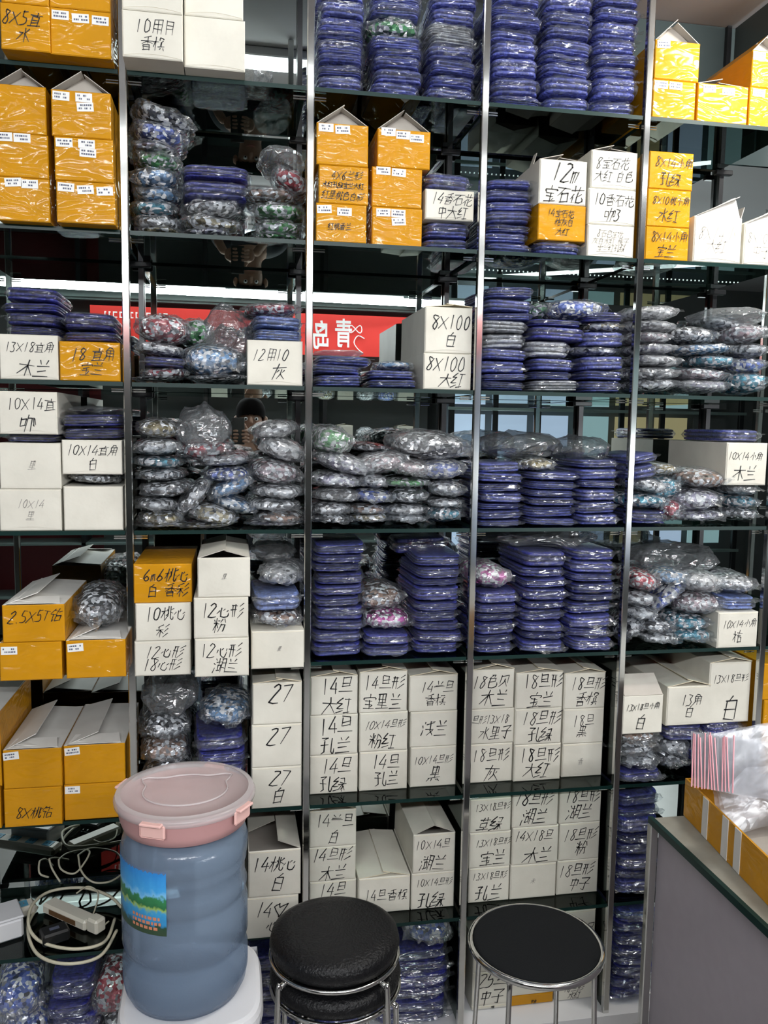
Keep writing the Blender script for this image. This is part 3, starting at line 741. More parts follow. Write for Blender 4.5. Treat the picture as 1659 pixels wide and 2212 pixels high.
# third shelf
pile('C', 1, -.005, [('W', -2, 722, 126, 824, D(t='13X18直角/木兰', s=1.1)), ('B', -4, 618, 128, 722, D(n=4, c='B'))])
pile('C', 1, -.005, [('O', 128, 738, 264, 824, D(t='18-直角/宝兰', s=.95)), ('B', 127, 672, 268, 738, D(n=2, c='B'))])
pile('C', 2, -.02, [('S', 284, 815, 392, 858, D(c='k')), ('S', 300, 790, 402, 820, D(c='r')), ('B', 300, 768, 400, 790, D(n=1, c='B')), ('S', 274, 735, 392, 776, D(c='n', tilt=5)), ('S', 286, 673, 406, 740, D(c='r'))])
pile('C', 2, -.02, [('S', 400, 812, 526, 872, D(c='k')), ('S', 396, 740, 528, 814, D(c='c')), ('S', 384, 682, 456, 742, D(c='g', yf=.06)), ])
pile('C', 2, .07, [('L', 424, 666, 534, 842, D(tilt=6, milky=False, d=.12))])
pile('C', 2, -.002, [('W', 533, 735, 657, 838, D(t='12用10号/灰', s=.95)), ('B', 546, 680, 668, 735, D(n=2, c='l')), ('S', 538, 648, 655, 682, D(c='r'))])
pile('C', 3, .02, [('B', 678, 788, 790, 840, D(n=2, c='b')), ('B', 684, 766, 812, 788, D(n=1, c='b')), ('L', 684, 752, 790, 770, D(milky=True))])
pile('C', 3, .02, [('B', 796, 800, 908, 842, D(n=2, c='b')), ('S', 812, 776, 896, 802, D(c='c'))])
pile('C', 3, .02, [('W', 914, 763, 1021, 843, D(t='8X100/大红', s=1.1)), ('W', 917, 663, 1021, 762, D(t='8X100/白', s=.95, lid='shut'))])
pile('C', 4, .01, [('B', 1040, 752, 1146, 845, D(n=4)), ('B', 1038, 690, 1148, 752, D(n=2, c='g')), ('B', 1042, 616, 1162, 690, D(n=3))])
pile('C', 4, .01, [('B', 1150, 820, 1262, 848, D(n=1, c='g')), ('B', 1150, 772, 1246, 820, D(n=2)), ('B', 1148, 735, 1242, 772, D(n=1, c='g')), ('B', 1144, 688, 1272, 735, D(n=2, c='B')), ('S', 1196, 640, 1322, 688, D(c='b')),])
pile('C', 4, .08, [('S', 1148, 655, 1196, 690, D(c='g', free=True, d=.1))])
pile('C', 4, .01, [('B', 1262, 800, 1356, 848, D(n=2)), ('B', 1258, 768, 1364, 800, D(n=1)), ('S', 1254, 746, 1364, 768, D(c='n')), ('B', 1258, 714, 1368, 746, D(n=1)), ('S', 1284, 692, 1372, 715, D(c='y')), ('B', 1270, 670, 1374, 693, D(n=1, c='B'))])
pile('C', 5, .0, [('S', 1382, 820, 1482, 852, D(c='n')), ('S', 1376, 790, 1490, 821, D(c='k', milky=True)), ('S', 1381, 762, 1482, 791, D(c='n', milky=True)), ('S', 1380, 738, 1476, 763, D(c='l', milky=True)), ('S', 1380, 712, 1466, 740, D(c='p', milky=True)),
  ('S', 1382, 688, 1478, 714, D(c='w', milky=True)), ('S', 1385, 655, 1486, 690, D(c='w', milky=True))])
pile('C', 5, .0, [('S', 1482, 822, 1590, 854, D(c='l', milky=True)), ('S', 1490, 792, 1594, 823, D(c='p')), ('S', 1522, 763, 1606, 793, D(c='t', yf=.0)), ('S', 1480, 738, 1604, 765, D(c='c')), ('S', 1468, 702, 1562, 740, D(c='k')), ('S', 1538, 688, 1640, 728, D(c='n', tilt=14, yf=.05))])
pile('C', 5, .0, [('S', 1594, 805, 1705, 862, D(c='t')), ('S', 1604, 770, 1700, 806, D(c='b')), ('S', 1610, 738, 1700, 771, D(c='n')), ('S', 1598, 695, 1700, 740, D(c='p')), ('L', 1556, 655, 1690, 700, D(milky=True))])
# fourth shelf
pile('D', 1, .0, [('W', -2, 1056, 133, 1156, D(t='10X14/里', ink='ink_grey', s=.6)), ('W', -2, 956, 132, 1055, D(t='里', ink='ink_grey', s=.5)), ('B', -4, 938, 126, 956, D(n=1, c='B')), ('W', -3, 845, 124, 937, D(t='10X14直/咖', s=1.1, lid='none'))])
pile('D', 1, .0, [('W', 137, 1050, 270, 1155, {}), ('S', 146, 1022, 250, 1050, D(c='k')), ('W', 133, 950, 271, 1021, D(t='10X14直角/白', s=1.0)), ('B', 126, 893, 270, 950, D(n=2, c='B')), ('L', 138, 876, 262, 898, {})])
pile('D', 2, -.02, [('S', 286, 1140, 405, 1178, D(c='y')), ('S', 273, 1108, 392, 1144, D(c='y')), ('S', 272, 1078, 382, 1110, D(c='n')), ('S', 275, 1042, 404, 1079, D(c='k')), ('S', 273, 1014, 396, 1044, D(c='k')), ('S', 272, 986, 395, 1016, D(c='t')),
  ('S', 275, 948, 396, 988, D(c='n')), ('S', 284, 905, 382, 950, D(c='y'))])
pile('D', 2, -.02, [('S', 390, 1140, 502, 1176, D(c='y')), ('S', 404, 1096, 512, 1142, D(c='y', tilt=10))])
pile('D', 2, -.01, [('S', 378, 1058, 486, 1100, D(c='k', tilt=-50, free=True, d=.14))])
pile('D', 2, .0, [('S', 455, 1040, 560, 1084, D(c='c', tilt=-22, free=True, yf=.0)), ('S', 452, 1076, 556, 1112, D(c='c', tilt=22, free=True)), ('S', 434, 1010, 545, 1046, D(c='b', free=True)), ('S', 418, 978, 536, 1012, D(c='n', free=True)), ('S', 384, 950, 502, 998, D(c='r', free=True)), ('L', 386, 876, 502, 985, D(free=True, tilt=-8, d=.16))])
pile('D', 2, -.02, [('S', 526, 1135, 650, 1167, D(c='l')), ('S', 548, 1108, 660, 1138, D(c='o')), ('S', 545, 1080, 658, 1110, D(c='n')), ('S', 543, 1050, 668, 1082, D(c='w')), ('S', 545, 996, 652, 1053, D(c='p', tilt=10)), ('S', 556, 948, 664, 1004, D(c='n', milky=True, tilt=14)), ('S', 548, 910, 640, 962, D(c='n', milky=True, tilt=-12))])
pile('D', 3, .0, [('S', 670, 1118, 772, 1146, D(c='k')), ('S', 668, 1088, 764, 1120, D(c='n')), ('S', 670, 1058, 786, 1090, D(c='k', milky=True)), ('S', 672, 1024, 796, 1060, D(c='l')), ('S', 672, 984, 812, 1028, D(c='l', milky=True, tilt=12)), ('S', 672, 922, 766, 988, D(c='g', milky=True, tilt=8))])
pile('D', 3, .0, [('S', 762, 1116, 852, 1152, D(c='y')), ('S', 760, 1092, 850, 1118, D(c='o')), ('S', 758, 1058, 856, 1094, D(c='b')), ('S', 784, 1026, 850, 1060, D(c='n')), ('S', 774, 978, 890, 1028, D(c='p', milky=True, tilt=-6)), ('S', 764, 958, 850, 984, D(c='k', yf=.06))])
pile('D', 3, .0, [('S', 842, 1118, 930, 1142, D(c='n')), ('S', 842, 1092, 934, 1120, D(c='w')), ('S', 850, 1056, 936, 1094, D(c='k')), ('S', 826, 1034, 934, 1058, D(c='g')), ('S', 846, 994, 944, 1038, D(c='p', milky=True, tilt=6))])
pile('D', 3, .0, [('S', 926, 1100, 1024, 1146, D(c='t')), ('S', 930, 1078, 1018, 1104, D(c='n')), ('S', 932, 1040, 1026, 1080, D(c='n')), ('S', 906, 994, 1022, 1042, D(c='b', milky=True)), ('S', 846, 934, 1022, 998, D(c='k', milky=True, tilt=8))])
pile('D', 4, .005, [('B', 1030, 1000, 1138, 1142, D(n=7)), ])
pile('D', 4, .005, [('B', 1141, 1022, 1254, 1141, D(n=6)), ('S', 1140, 992, 1212, 1022, D(c='y'))])
pile('D', 4, .005, [('B', 1254, 994, 1352, 1140, D(n=6))])
pile('D', 4, .06, [('L', 1064, 942, 1232, 1000, D(free=True))])
pile('D', 4, .05, [('L', 1226, 952, 1352, 1006, D(free=True))])
pile('D', 5, .0, [('B', 1366, 1104, 1458, 1133, D(n=1, c='B')), ('S', 1364, 1068, 1462, 1106, D(c='t')), ('S', 1366, 1034, 1458, 1072, D(c='n', tilt=12)), ('B', 1362, 980, 1432, 1036, D(n=2, tilt=-10))])
pile('D', 5, .01, [('S', 1440, 1086, 1484, 1132, D(c='r', d=.12)), ('S', 1416, 1030, 1486, 1088, D(c='t', yf=.02)), ('S', 1412, 1002, 1486, 1034, D(c='y', yf=.03))])
pile('D', 5, -.01, [('S', 1484, 1110, 1592, 1150, D(c='l')), ('S', 1484, 1058, 1582, 1112, D(c='l')), ('S', 1488, 1016, 1590, 1062, D(c='o'))])
pile('D', 5, .0, [('S', 1590, 1102, 1700, 1136, D(c='k')), ('S', 1592, 1072, 1700, 1104, D(c='t')), ('S', 1588, 1046, 1690, 1074, D(c='n')), ('W', 1568, 956, 1657, 1045, D(t='10X14小角/木兰', ink='ink', s=.95, lid='none')), ('B', 1566, 928, 1680, 954, D(n=1, c='b'))])
# fifth shelf
pile('E', 1, -.074, [('O', -2, 1387, 134, 1470, D(st=((-.34, .80),), d=.3)), ('O', 4, 1306, 140, 1386, D(t='2.5X5T钻/', lid='lids', s=1.1))])
pile('E', 1, -.073, [('O', 142, 1382, 272, 1465, D(st=((-.34, .82),), lid='lids')), ('S', 152, 1290, 262, 1384, D(c='k', yf=-.03, d=.26))])
pile('E', 2, -.075, [('W', 290, 1384, 412, 1460, D(t='12心形/18心形', s=1.0)), ('W', 292, 1302, 413, 1383, D(t='10桃心/彩')), ('O', 288, 1218, 415, 1301, D(t='6m6桃心/白 香彩', s=.95))])
pile('E', 2, -.10, [('W', 420, 1378, 538, 1465, D(t='12心形/湖兰')), ('W', 418, 1290, 537, 1377, D(t='12心形/粉')), ('W', 426, 1204, 541, 1289, D(t='三里二十四'[:1]+'里', ink='ink_grey', s=.35, lid='tent_low'))])
pile('E', 2, -.05, [('W', 542, 1362, 657, 1455, D(t='里二'[:1], ink='ink_grey', s=.3)), ('S', 552, 1322, 656, 1360, D(c='o')), ('B', 546, 1284, 658, 1322, D(n=1, c='l')), ('S', 554, 1226, 650, 1286, D(c='w', milky=True, yf=.0)), ('L', 550, 1184, 640, 1228, D(yf=.05))])
pile('E', 3, .011, [('B', 672, 1176, 791, 1425, D(n=10))])
pile('E', 3, .011, [('B', 786, 1372, 894, 1426, D(n=2)), ('S', 786, 1322, 900, 1374, D(c='m')), ('S', 780, 1277, 886, 1326, D(c='o', tilt=-8))])
pile('E', 3, .011, [('B', 896, 1202, 1010, 1424, D(n=9, c='b'))])
pile('E', 3, .16, [('B', 850, 1162, 1000, 1200, D(n=1, c='B', free=True, d=.12))])
pile('E', 4, -.005, [('B', 1020, 1280, 1124, 1416, D(n=6)), ('S', 1024, 1226, 1116, 1282, D(c='m', milky=True))])
pile('E', 4, -.005, [('B', 1128, 1192, 1232, 1414, D(n=9))])
pile('E', 4, -.009, [('B', 1233, 1190, 1337, 1410, D(n=9))])
pile('E', 4, .08, [('L', 1070, 1150, 1300, 1200, D(free=True))])
pile('E', 5, -.01, [('S', 1400, 1376, 1478, 1406, D(c='n')), ('S', 1396, 1346, 1470, 1378, D(c='k')), ('S', 1352, 1316, 1428, 1348, D(c='n')), ('S', 1350, 1284, 1430, 1318, D(c='n')), ('S', 1350, 1240, 1430, 1286, D(c='r', tilt=6))])
pile('E', 5, -.005, [('S', 1352, 1344, 1420, 1384, D(c='k', tilt=-50, free=True)), ('S', 1420, 1272, 1510, 1306, D(c='b', tilt=-42, free=True, d=.14)), ('S', 1428, 1235, 1500, 1275, D(c='c', free=True, milky=True))])
pile('E', 5, -.01, [('S', 1466, 1368, 1552, 1404, D(c='t')), ('S', 1466, 1336, 1550, 1370, D(c='t')), ('S', 1482, 1288, 1576, 1338, D(c='p')), ('S', 1498, 1242, 1580, 1290, D(c='n', milky=True))])
pile('E', 5, -.01, [('W', 1550, 1322, 1637, 1397, D(t='10X14小角/桔', s=.95, lid='none')), ('B', 1568, 1290, 1646, 1322, D(n=1, c='l')), ('S', 1560, 1246, 1652, 1292, D(c='n'))])
pile('E', 5, .08, [('L', 1396, 1190, 1570, 1262, D(free=True))])
# sixth shelf
pile('F', 1, -.019, [('O', 8, 1702, 134, 1785, D(t='/8X桃钻', s=.8)), ('O', 6, 1618, 134, 1701, D(st=((-.36, .86),), lid='lids'))])
pile('F', 1, -.002, [('O', 138, 1692, 271, 1770, D(st=((-.36, .86),))), ('O', 137, 1608, 271, 1691, D(st=((-.36, .86),), lid='lids'))])
pile('F', 1, -.02, [('O', -130, 1702, 2, 1790, {}), ('O', -130, 1540, 2, 1701, D(lid='lids'))])
pile('F', 2, .05, [('S', 290, 1660, 412, 1720, D(c='k')), ('S', 292, 1610, 410, 1662, D(c='o')), ('S', 296, 1560, 410, 1612, D(c='k')), ('L', 290, 1474, 420, 1562, D(d=.2))])
pile('F', 2, .0, [('B', 424, 1684, 534, 1746, D(n=2, c='B')), ('B', 420, 1590, 536, 1684, D(n=3, c='B')), ('S', 424, 1524, 536, 1592, D(c='c', yf=.02))])
pile('F', 2, -.006, [('W', 543, 1656, 656, 1746, D(t='27/白', s=1.05)), ('W', 543, 1564, 653, 1655, D(t='27/', s=1.15)), ('W', 545, 1474, 655, 1563, D(t='27/', s=1.25, lid='shut'))])
pile('F', 3, .057, [('W', 668, 1630, 773, 1714, D(t='14旦/孔绿', s=1.08)), ('W', 668, 1544, 773, 1628, D(t='14旦/孔兰', s=1.2)), ('W', 670, 1460, 773, 1543, D(t='14旦/大红', s=1.15))])
pile('F', 3, .058, [('W', 776, 1622, 880, 1707, D(t='14旦/孔兰', s=1.0)), ('W', 776, 1538, 881, 1621, D(t='10X14旦形/粉红', s=1.05)), ('W', 776, 1450, 880, 1537, D(t='14旦形/宝里兰', s=1.05))])
pile('F', 3, .062, [('W', 886, 1612, 990, 1697, D(t='10X14旦形/黑', s=1.0)), ('W', 886, 1536, 990, 1611, D(t='浅兰', s=1.15)), ('W', 884, 1458, 989, 1535, D(t='14#旦/香槟', s=.9))])
pile('F', 4, .064, [('W', 1011, 1606, 1107, 1690, D(t='18旦形/灰', s=1.15)), ('W', 1014, 1531, 1111, 1605, D(t='旦形13X18/水晶子'.replace('晶', '里'), s=1.0)), ('W', 1016, 1446, 1111, 1530, D(t='18色贝/木兰', s=1.15))])
pile('F', 4, .056, [('W', 1110, 1607, 1211, 1687, D(t='18旦形/大红', s=1.1)), ('W', 1112, 1530, 1213, 1606, D(t='18旦形/孔绿', s=1.1)), ('W', 1114, 1452, 1216, 1529, D(t='18旦形/宝兰', s=1.15))])
pile('F', 4, .064, [('W', 1214, 1605, 1312, 1676, D(t='香', ink='ink_grey', s=.5)), ('W', 1216, 1530, 1314, 1604, D(t='18旦/黑', s=.9)), ('W', 1218, 1453, 1317, 1529, D(t='18旦形/香槟', s=1.05))])
pile('F', 5, .0, [('B', 1340, 1670, 1436, 1684, D(n=1, c='B')), ('S', 1338, 1640, 1438, 1671, D(c='n')), ('S', 1338, 1612, 1436, 1642, D(c='k')), ('S', 1344, 1582, 1438, 1614, D(c='o')), ('W', 1338, 1502, 1432, 1581, D(t='13X18旦小角/白', s=1.05, lid='up'))])
pile('F', 5, .02, [('S', 1438, 1640, 1500, 1682, D(c='k')), ('S', 1440, 1604, 1500, 1642, D(c='n')), ('B', 1438, 1566, 1530, 1606, D(n=1, c='B')), ('W', 1440, 1482, 1534, 1566, D(t='13角/白', s=.8))])
pile('F', 5, .02, [('B', 1530, 1560, 1640, 1680, D(n=4, c='B')), ('W', 1532, 1430, 1630, 1506, D(t='13X18旦形/白', s=1.15, d=.29))])
pile('F', 5, .0, [('O', 1648, 1510, 1750, 1600, D(d=.2, beyond=True)), ('O', 1648, 1432, 1750, 1509, D(d=.2, beyond=True))])
o_ = next(o for o in C.objects if str(o.get('label', '')).startswith('white carton marked 12m'))
flap('curled_flap', o_, (-.052, .10, .108), .035, .055, 1.25, 'l', [M['card'], M['card_in']], taper=.008)
# seventh shelf
pile('G', 2, -.015, [('W', 530, 1936, 645, 2025, D(t='14♡/心', s=1.0)), ('W', 536, 1836, 650, 1935, D(t='14桃心/白', lid='torn', s=1.0))])
pile('G', 2, .02, [('W', 420, 1930, 524, 2030, {}), ('W', 420, 1830, 524, 1929, {})])
pile('G', 3, .075, [('W', 668, 1902, 770, 1975, D(t='14旦/', s=1.15)), ('W', 667, 1828, 769, 1901, D(t='14旦形/木兰', s=1.2)), ('W', 668, 1750, 770, 1827, D(t='14#旦/白', s=1.0))])
pile('G', 3, .05, [('W', 774, 1894, 886, 1970, D(t='14旦香槟', s=1.05))])
pile('G', 3, .05, [('W', 888, 1884, 986, 1963, D(t='10X14旦形/孔绿', s=1.15)), ('W', 892, 1800, 990, 1883, D(t='10X14旦/湖兰', s=1.05, lid='tent_low'))])
pile('G', 4, .057, [('W', 1012, 1873, 1100, 1948, D(t='13X18旦形/孔兰', s=1.2)), ('W', 1013, 1797, 1103, 1872, D(t='13X18旦形/宝兰', s=1.2)), ('W', 1014, 1724, 1104, 1796, D(t='13X18旦形/草绿', s=1.15, lid='none'))])
pile('G', 4, .056, [('W', 1102, 1866, 1201, 1940, D(t='米', ink='ink_grey', s=.4)), ('W', 1106, 1785, 1206, 1865, D(t='14X18旦/木兰', s=1.15)), ('W', 1107, 1702, 1206, 1784, D(t='18旦形/湖兰', s=1.1, lid='none'))])
pile('G', 4, .058, [('W', 1203, 1856, 1304, 1930, D(t='18旦形/中子', s=1.0)), ('W', 1208, 1776, 1308, 1855, D(t='18旦形/粉', s=1.0)), ('W', 1209, 1694, 1311, 1775, D(t='18旦形/湖兰', s=1.05, lid='none'))])
pile('G', 5, .02, [('B', 1336, 1718, 1430, 1940, D(n=8, c='b'))])
# bottom shelf
pile('H', 1, .0, [('S', -30, 2230, 100, 2330, D(c='b')), ('S', -20, 2140, 90, 2232, D(c='b'))])
pile('H', 1, .02, [('B', 100, 2200, 215, 2330, D(n=2, c='B')), ('B', 96, 2120, 200, 2200, D(n=2, c='B'))])
pile('H', 1, .03, [('S', 205, 2220, 300, 2310, D(c='k')), ('S', 190, 2130, 280, 2222, D(c='r'))])
pile('H', 2, .03, [('B', 535, 2070, 650, 2290, D(n=6, c='B'))])
pile('H', 3, .03, [('B', 680, 2070, 790, 2280, D(n=6, c='B'))])
pile('H', 3, .03, [('B', 800, 2060, 985, 2270, D(n=6, c='B')), ('S', 880, 2010, 985, 2062, D(c='b', milky=True)), ])
pile('H', 4, .06, [('W', 1018, 2170, 1098, 2240, D(t='大红', s=1.2)), ('W', 1020, 2098, 1100, 2169, D(t='25旦/中子', s=1.2)), ('W', 1022, 2030, 1102, 2097, {})])
pile('H', 4, .06, [('O', 1100, 2148, 1194, 2210, D(t='/中白', s=1.0)), ('W', 1104, 2080, 1196, 2147, {})])
pile('H', 4, .06, [('W', 1198, 2122, 1292, 2196, D(t='18旦形/水红', s=1.15)), ('W', 1204, 2044, 1298, 2121, {}), ('W', 1210, 1966, 1302, 2043, D(t='14#旦', s=1.0))])
pile('H', 5, .02, [('B', 1326, 1968, 1420, 2200, D(n=8, c='B'))])

#==PART3==
# ------------------------------------------------------------------ lamps over the aisle
for i, (x, y, l) in enumerate(TUBES):
    o = empty('ceiling_tube_lamp', (x, y, CEIL))
    b = MB(); b.box(-l/2-.02, l/2+.02, -.035, .035, -.03, -.0005, 0, .004); b.build('lamp_body', M['white_plastic'], o)
    b = MB(); b.tube([(-l/2, 0, -.047), (l/2, 0, -.047)], .015, 10); b.build('lit_tube', M['tube'], o)
    tag(o, f'white ceiling tube lamp, {NTH[i]} counted from the shelving into the aisle', 'lamp', 'ceiling tube lamps')

# ------------------------------------------------------------------ the shop across the aisle (seen in the mirror)
YO = -3.58
b = MB(); b.box(XL, 2.05, YO-.16, YO-.10, 2.60, CEIL-.001); fas = struct(b.build('trim_1', M['fascia']))
for k in range(4):
    s_ = MB(); s_.box(XL, 2.05, YO-.10, YO-.085, 2.615+k*.08, 2.675+k*.08, 0, .004); s_.build('fascia_slat', M['fascia'], fas)
for i, (x0, x1, z) in enumerate(((-1.62, -.05, 2.700), (-.02, 1.30, 2.682), (1.32, 1.86, 2.668))):
    o = empty('shopfront_tube_lamp', ((x0+x1)/2, YO, z))
    L = (x1-x0)/2
    b = MB(); b.box(-L, L, -.05, -.018, -.03, .03, 0, .004); b.build('lamp_body', M['white_plastic'], o)
    b = MB(); b.tube([(-L+.01, 0, 0), (L-.01, 0, 0)], .02, 10); b.build('lit_tube', M['tube'], o)
    tag(o, f'lit tube lamp above the red banner, {NTH[i]} of the row', 'lamp', 'tube lamps above the banner')
ban = empty('shop_banner', (.45, YO-.05, 2.40))
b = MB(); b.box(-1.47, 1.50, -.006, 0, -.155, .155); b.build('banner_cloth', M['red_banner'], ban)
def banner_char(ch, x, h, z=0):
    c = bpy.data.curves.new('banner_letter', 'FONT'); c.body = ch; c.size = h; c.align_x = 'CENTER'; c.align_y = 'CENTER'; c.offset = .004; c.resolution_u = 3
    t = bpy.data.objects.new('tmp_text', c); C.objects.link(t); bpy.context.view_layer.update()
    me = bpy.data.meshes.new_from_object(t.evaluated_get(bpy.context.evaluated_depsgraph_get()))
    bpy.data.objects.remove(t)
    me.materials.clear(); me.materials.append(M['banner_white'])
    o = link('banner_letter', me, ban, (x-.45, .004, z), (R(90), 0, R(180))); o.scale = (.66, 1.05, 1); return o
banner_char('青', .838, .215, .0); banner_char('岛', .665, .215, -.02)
q = MB(); rs = random.Random(3)                              # the small, out of focus lettering further along the cloth
x = -.92
while x < -.50:
    w_ = rs.choice((.014, .022, .03)); 
    q.quad((x, 0, .07), (x+.008, 0, .07), (x+.008, 0, .115), (x, 0, .115))
    if rs.random() < .7: q.quad((x, 0, .105), (x+w_, 0, .105), (x+w_, 0, .115), (x, 0, .115)); q.quad((x, 0, .07), (x+w_, 0, .07), (x+w_, 0, .078), (x, 0, .078))
    x += w_+.016
q.build('small_lettering', M['banner_white'], ban, (-.45, .003, -.0))
q = MB(); P = [(.93+.05*math.cos(a*1.0), 0, 2.45-2.40+.028*math.sin(a*2)) for a in [i*.35 for i in range(19)]]
q.tube(smooth_path(P, 2), .004, 5); P = [(1.0, 0, -.02), (.95, 0, .0), (.92, 0, -.05), (.95, 0, -.1), (.99, 0, -.13)]
q.tube(smooth_path(P, 3), .004, 5); q.build('scroll_ornament', M['banner_white'], ban, (-.45, .004, 0))
tag(ban, 'red shop banner with white brush characters across the aisle, seen in the mirror', 'banner')
# glazed showcases to the side of the banner
case = empty('glass_showcase', (3.0, YO, 0))
b = MB(); b.box(-1.35, 1.4, -.35, -.33, .05, 2.3); b.build('back_board', M['wall_dark'], case)
xs = [-1.30+.36*i for i in range(8)]
for i, x in enumerate(xs):
    b = MB(); b.box(x-.022, x+.022, -.03, 0, 0, 2.4, 0, .003); b.build('upright', M['dark_metal'], case)
for z in (.70, 1.30, 1.42, 1.86, 2.30):
    b = MB(); b.box(-1.33, 1.26, -.02, .004, z-.012, z+.012, 0, .002); b.build('rail', M['fascia'], case)
for i in range(7):
    for k, (z0, z1) in enumerate(((.74, 1.27), (1.47, 1.82), (1.9, 2.26))):
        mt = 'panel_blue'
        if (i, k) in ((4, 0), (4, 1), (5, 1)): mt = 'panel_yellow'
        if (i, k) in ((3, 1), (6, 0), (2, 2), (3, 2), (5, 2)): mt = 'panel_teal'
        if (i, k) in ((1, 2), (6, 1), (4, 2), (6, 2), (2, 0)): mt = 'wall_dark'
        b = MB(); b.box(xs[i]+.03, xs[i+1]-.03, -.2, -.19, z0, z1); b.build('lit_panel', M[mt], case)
b = MB()
for i in range(72): b.box(-1.28+i*.035, -1.272+i*.035, .004, .010, 1.375, 1.385)
o = b.build('led_strip', M['tube_soft'], case); o['kind'] = 'stuff'
tag(case, 'glazed showcase with pale backlit panels, reflected beside the banner', 'showcase')
# dark goods shelves below the banner
rack = empty('dark_goods_rack', (.3, YO-.05, 0))
for x in (-2.3, -1.4, -.5, .4, 1.3):
    b = MB(); b.box(x-.015, x+.015, -.3, 0, 0, 2.2); b.build('upright', M['dark_metal'], rack)
for z in (.4, .8, 1.2, 1.6, 2.0):
    b = MB(); b.box(-2.3, 1.3, -.3, 0, z-.008, z+.008); b.build('shelf_board', M['fascia'], rack)
b = MB(); b.box(-2.2, -1.3, -.32, -.305, 0.2, 2.1); b.build('red_board', M['dark_red'], rack)
tag(rack, 'dark rack of shelves below the red banner, reflected in the mirror', 'rack')
for i in range(10):
    x = -.10+.16*i
    SEED[0] += 1
    if i % 3: bag((x, YO-.12, 1.61+.0), .13, .09, .14, 'yknbt'[i % 5], 0, 0, f'dim bag of stones on the dark rack, {ORD[i].replace("bottom", "first")} along', 'goods on the dark rack')
    else: carton('W', (x, YO-.05, 1.612), .12, .10, .2, '', 'shut', (), math.pi, 'ink', 1, SEED[0], f'dim white carton on the dark rack, {ORD[i].replace("bottom", "first")} along', 'goods on the dark rack')

# ------------------------------------------------------------------ water bottle, pink container, white stool
BX, BY = -.098, -.45
zb = U(390, 2212, BY-.115).z; zt = U(390, 1835, BY-.125).z
H = zt-zb; r0 = .125
prof = [(.0, .012), (.06, .010), (.098, .0), (.112, .004), (r0-.004, .022), (r0, .045), (r0, .085), (r0-.008, .098), (r0-.008, .110), (r0, .122), (r0, .190), (r0-.007, .203), (r0-.007, .212), (r0-.001, .226),
        (r0-.006, .24), (r0-.006, H-.090), (r0-.002, H-.080), (r0-.004, H-.074), (r0, H-.064), (r0+.001, H-.040), (r0-.004, H-.022), (r0-.016, H-.008), (r0-.034, H-.001), (.05, H), (0, H)]
bot = empty('water_bottle', (BX, BY, zb))
b = MB(); b.lathe(prof, 72, cap=False); b.build('bottle_body', M['bottle'], bot, smooth=True)
lb = MB(); n_ = 18; a0, a1 = R(187), R(257); zl0, zl1 = .186, .314     # the curved picture label
m, nt, out = new_mat('landscape_label')
tc = N(nt, 'TexCoord'); sp = N(nt, 'SeparateXYZ'); lk(nt, tc, 'Generated', sp, 0)
ns = N(nt, 'TexNoise'); ns.inputs['Scale'].default_value = 7; ns.inputs['Detail'].default_value = 5; lk(nt, tc, 'Generated', ns, 'Vector')
ad = N(nt, 'Math', operation='MULTIPLY_ADD'); ad.inputs[1].default_value = .28; lk(nt, ns, 'Fac', ad, 0); lk(nt, sp, 'Z', ad, 2)
sb_ = N(nt, 'Math', operation='SUBTRACT'); sb_.inputs[1].default_value = .14; lk(nt, ad, 0, sb_, 0)
rp = N(nt, 'ValToRGB'); e = rp.color_ramp.elements
e[0].position = 0; e[0].color = (.03, .06, .03, 1); e[1].position = 1; e[1].color = (.02, .22, .62, 1)
for p_, c_ in ((.12, (.02, .06, .03, 1)), (.20, (.03, .24, .50, 1)), (.34, (.04, .30, .58, 1)), (.40, (.30, .45, .10, 1)), (.44, (.02, .14, .05, 1)), (.56, (.03, .20, .07, 1)), (.60, (.18, .48, .78, 1)), (.68, (.05, .34, .72, 1))):
    x = e.new(p_); x.color = c_
lk(nt, sb_, 0, rp, 'Fac'); pr = N(nt, 'BsdfPrincipled'); pr.inputs['Roughness'].default_value = .4; lk(nt, rp, 'Color', pr, 'Base Color'); lk(nt, pr, 0, out, 'Surface')
for i in range(n_):
    A, B_ = a0+(a1-a0)*i/n_, a0+(a1-a0)*(i+1)/n_; rr = r0+.0006
    lb.quad((rr*math.cos(A), rr*math.sin(A), zl0), (rr*math.cos(B_), rr*math.sin(B_), zl0), (rr*math.cos(B_), rr*math.sin(B_), zl1), (rr*math.cos(A), rr*math.sin(A), zl1))
lab = lb.build('picture_label', m, bot)
q = MB(); rs = random.Random(5)
for row in range(3):
    A = R(222)
    while A < R(250):
        dA = R(rs.uniform(1.5, 4)); rr = r0+.0012; z = zl0+.010+row*.010
        q.quad((rr*math.cos(A), rr*math.sin(A), z), (rr*math.cos(A+dA), rr*math.sin(A+dA), z), (rr*math.cos(A+dA), rr*math.sin(A+dA), z+.006), (rr*math.cos(A), rr*math.sin(A), z+.006)); A += dA+R(1.2)
q.build('red_print', simple('red_print', (.6, .22, .12), .5), lab)
q = MB(); q.lathe([(r0+.0010, zl0-.004), (r0+.0014, zl0-.004), (r0+.0014, zl0-.001), (r0+.0010, zl0-.001)], 72, cap=False)
tag(bot, 'large blue translucent water bottle with a landscape label on a white stool', 'water bottle')

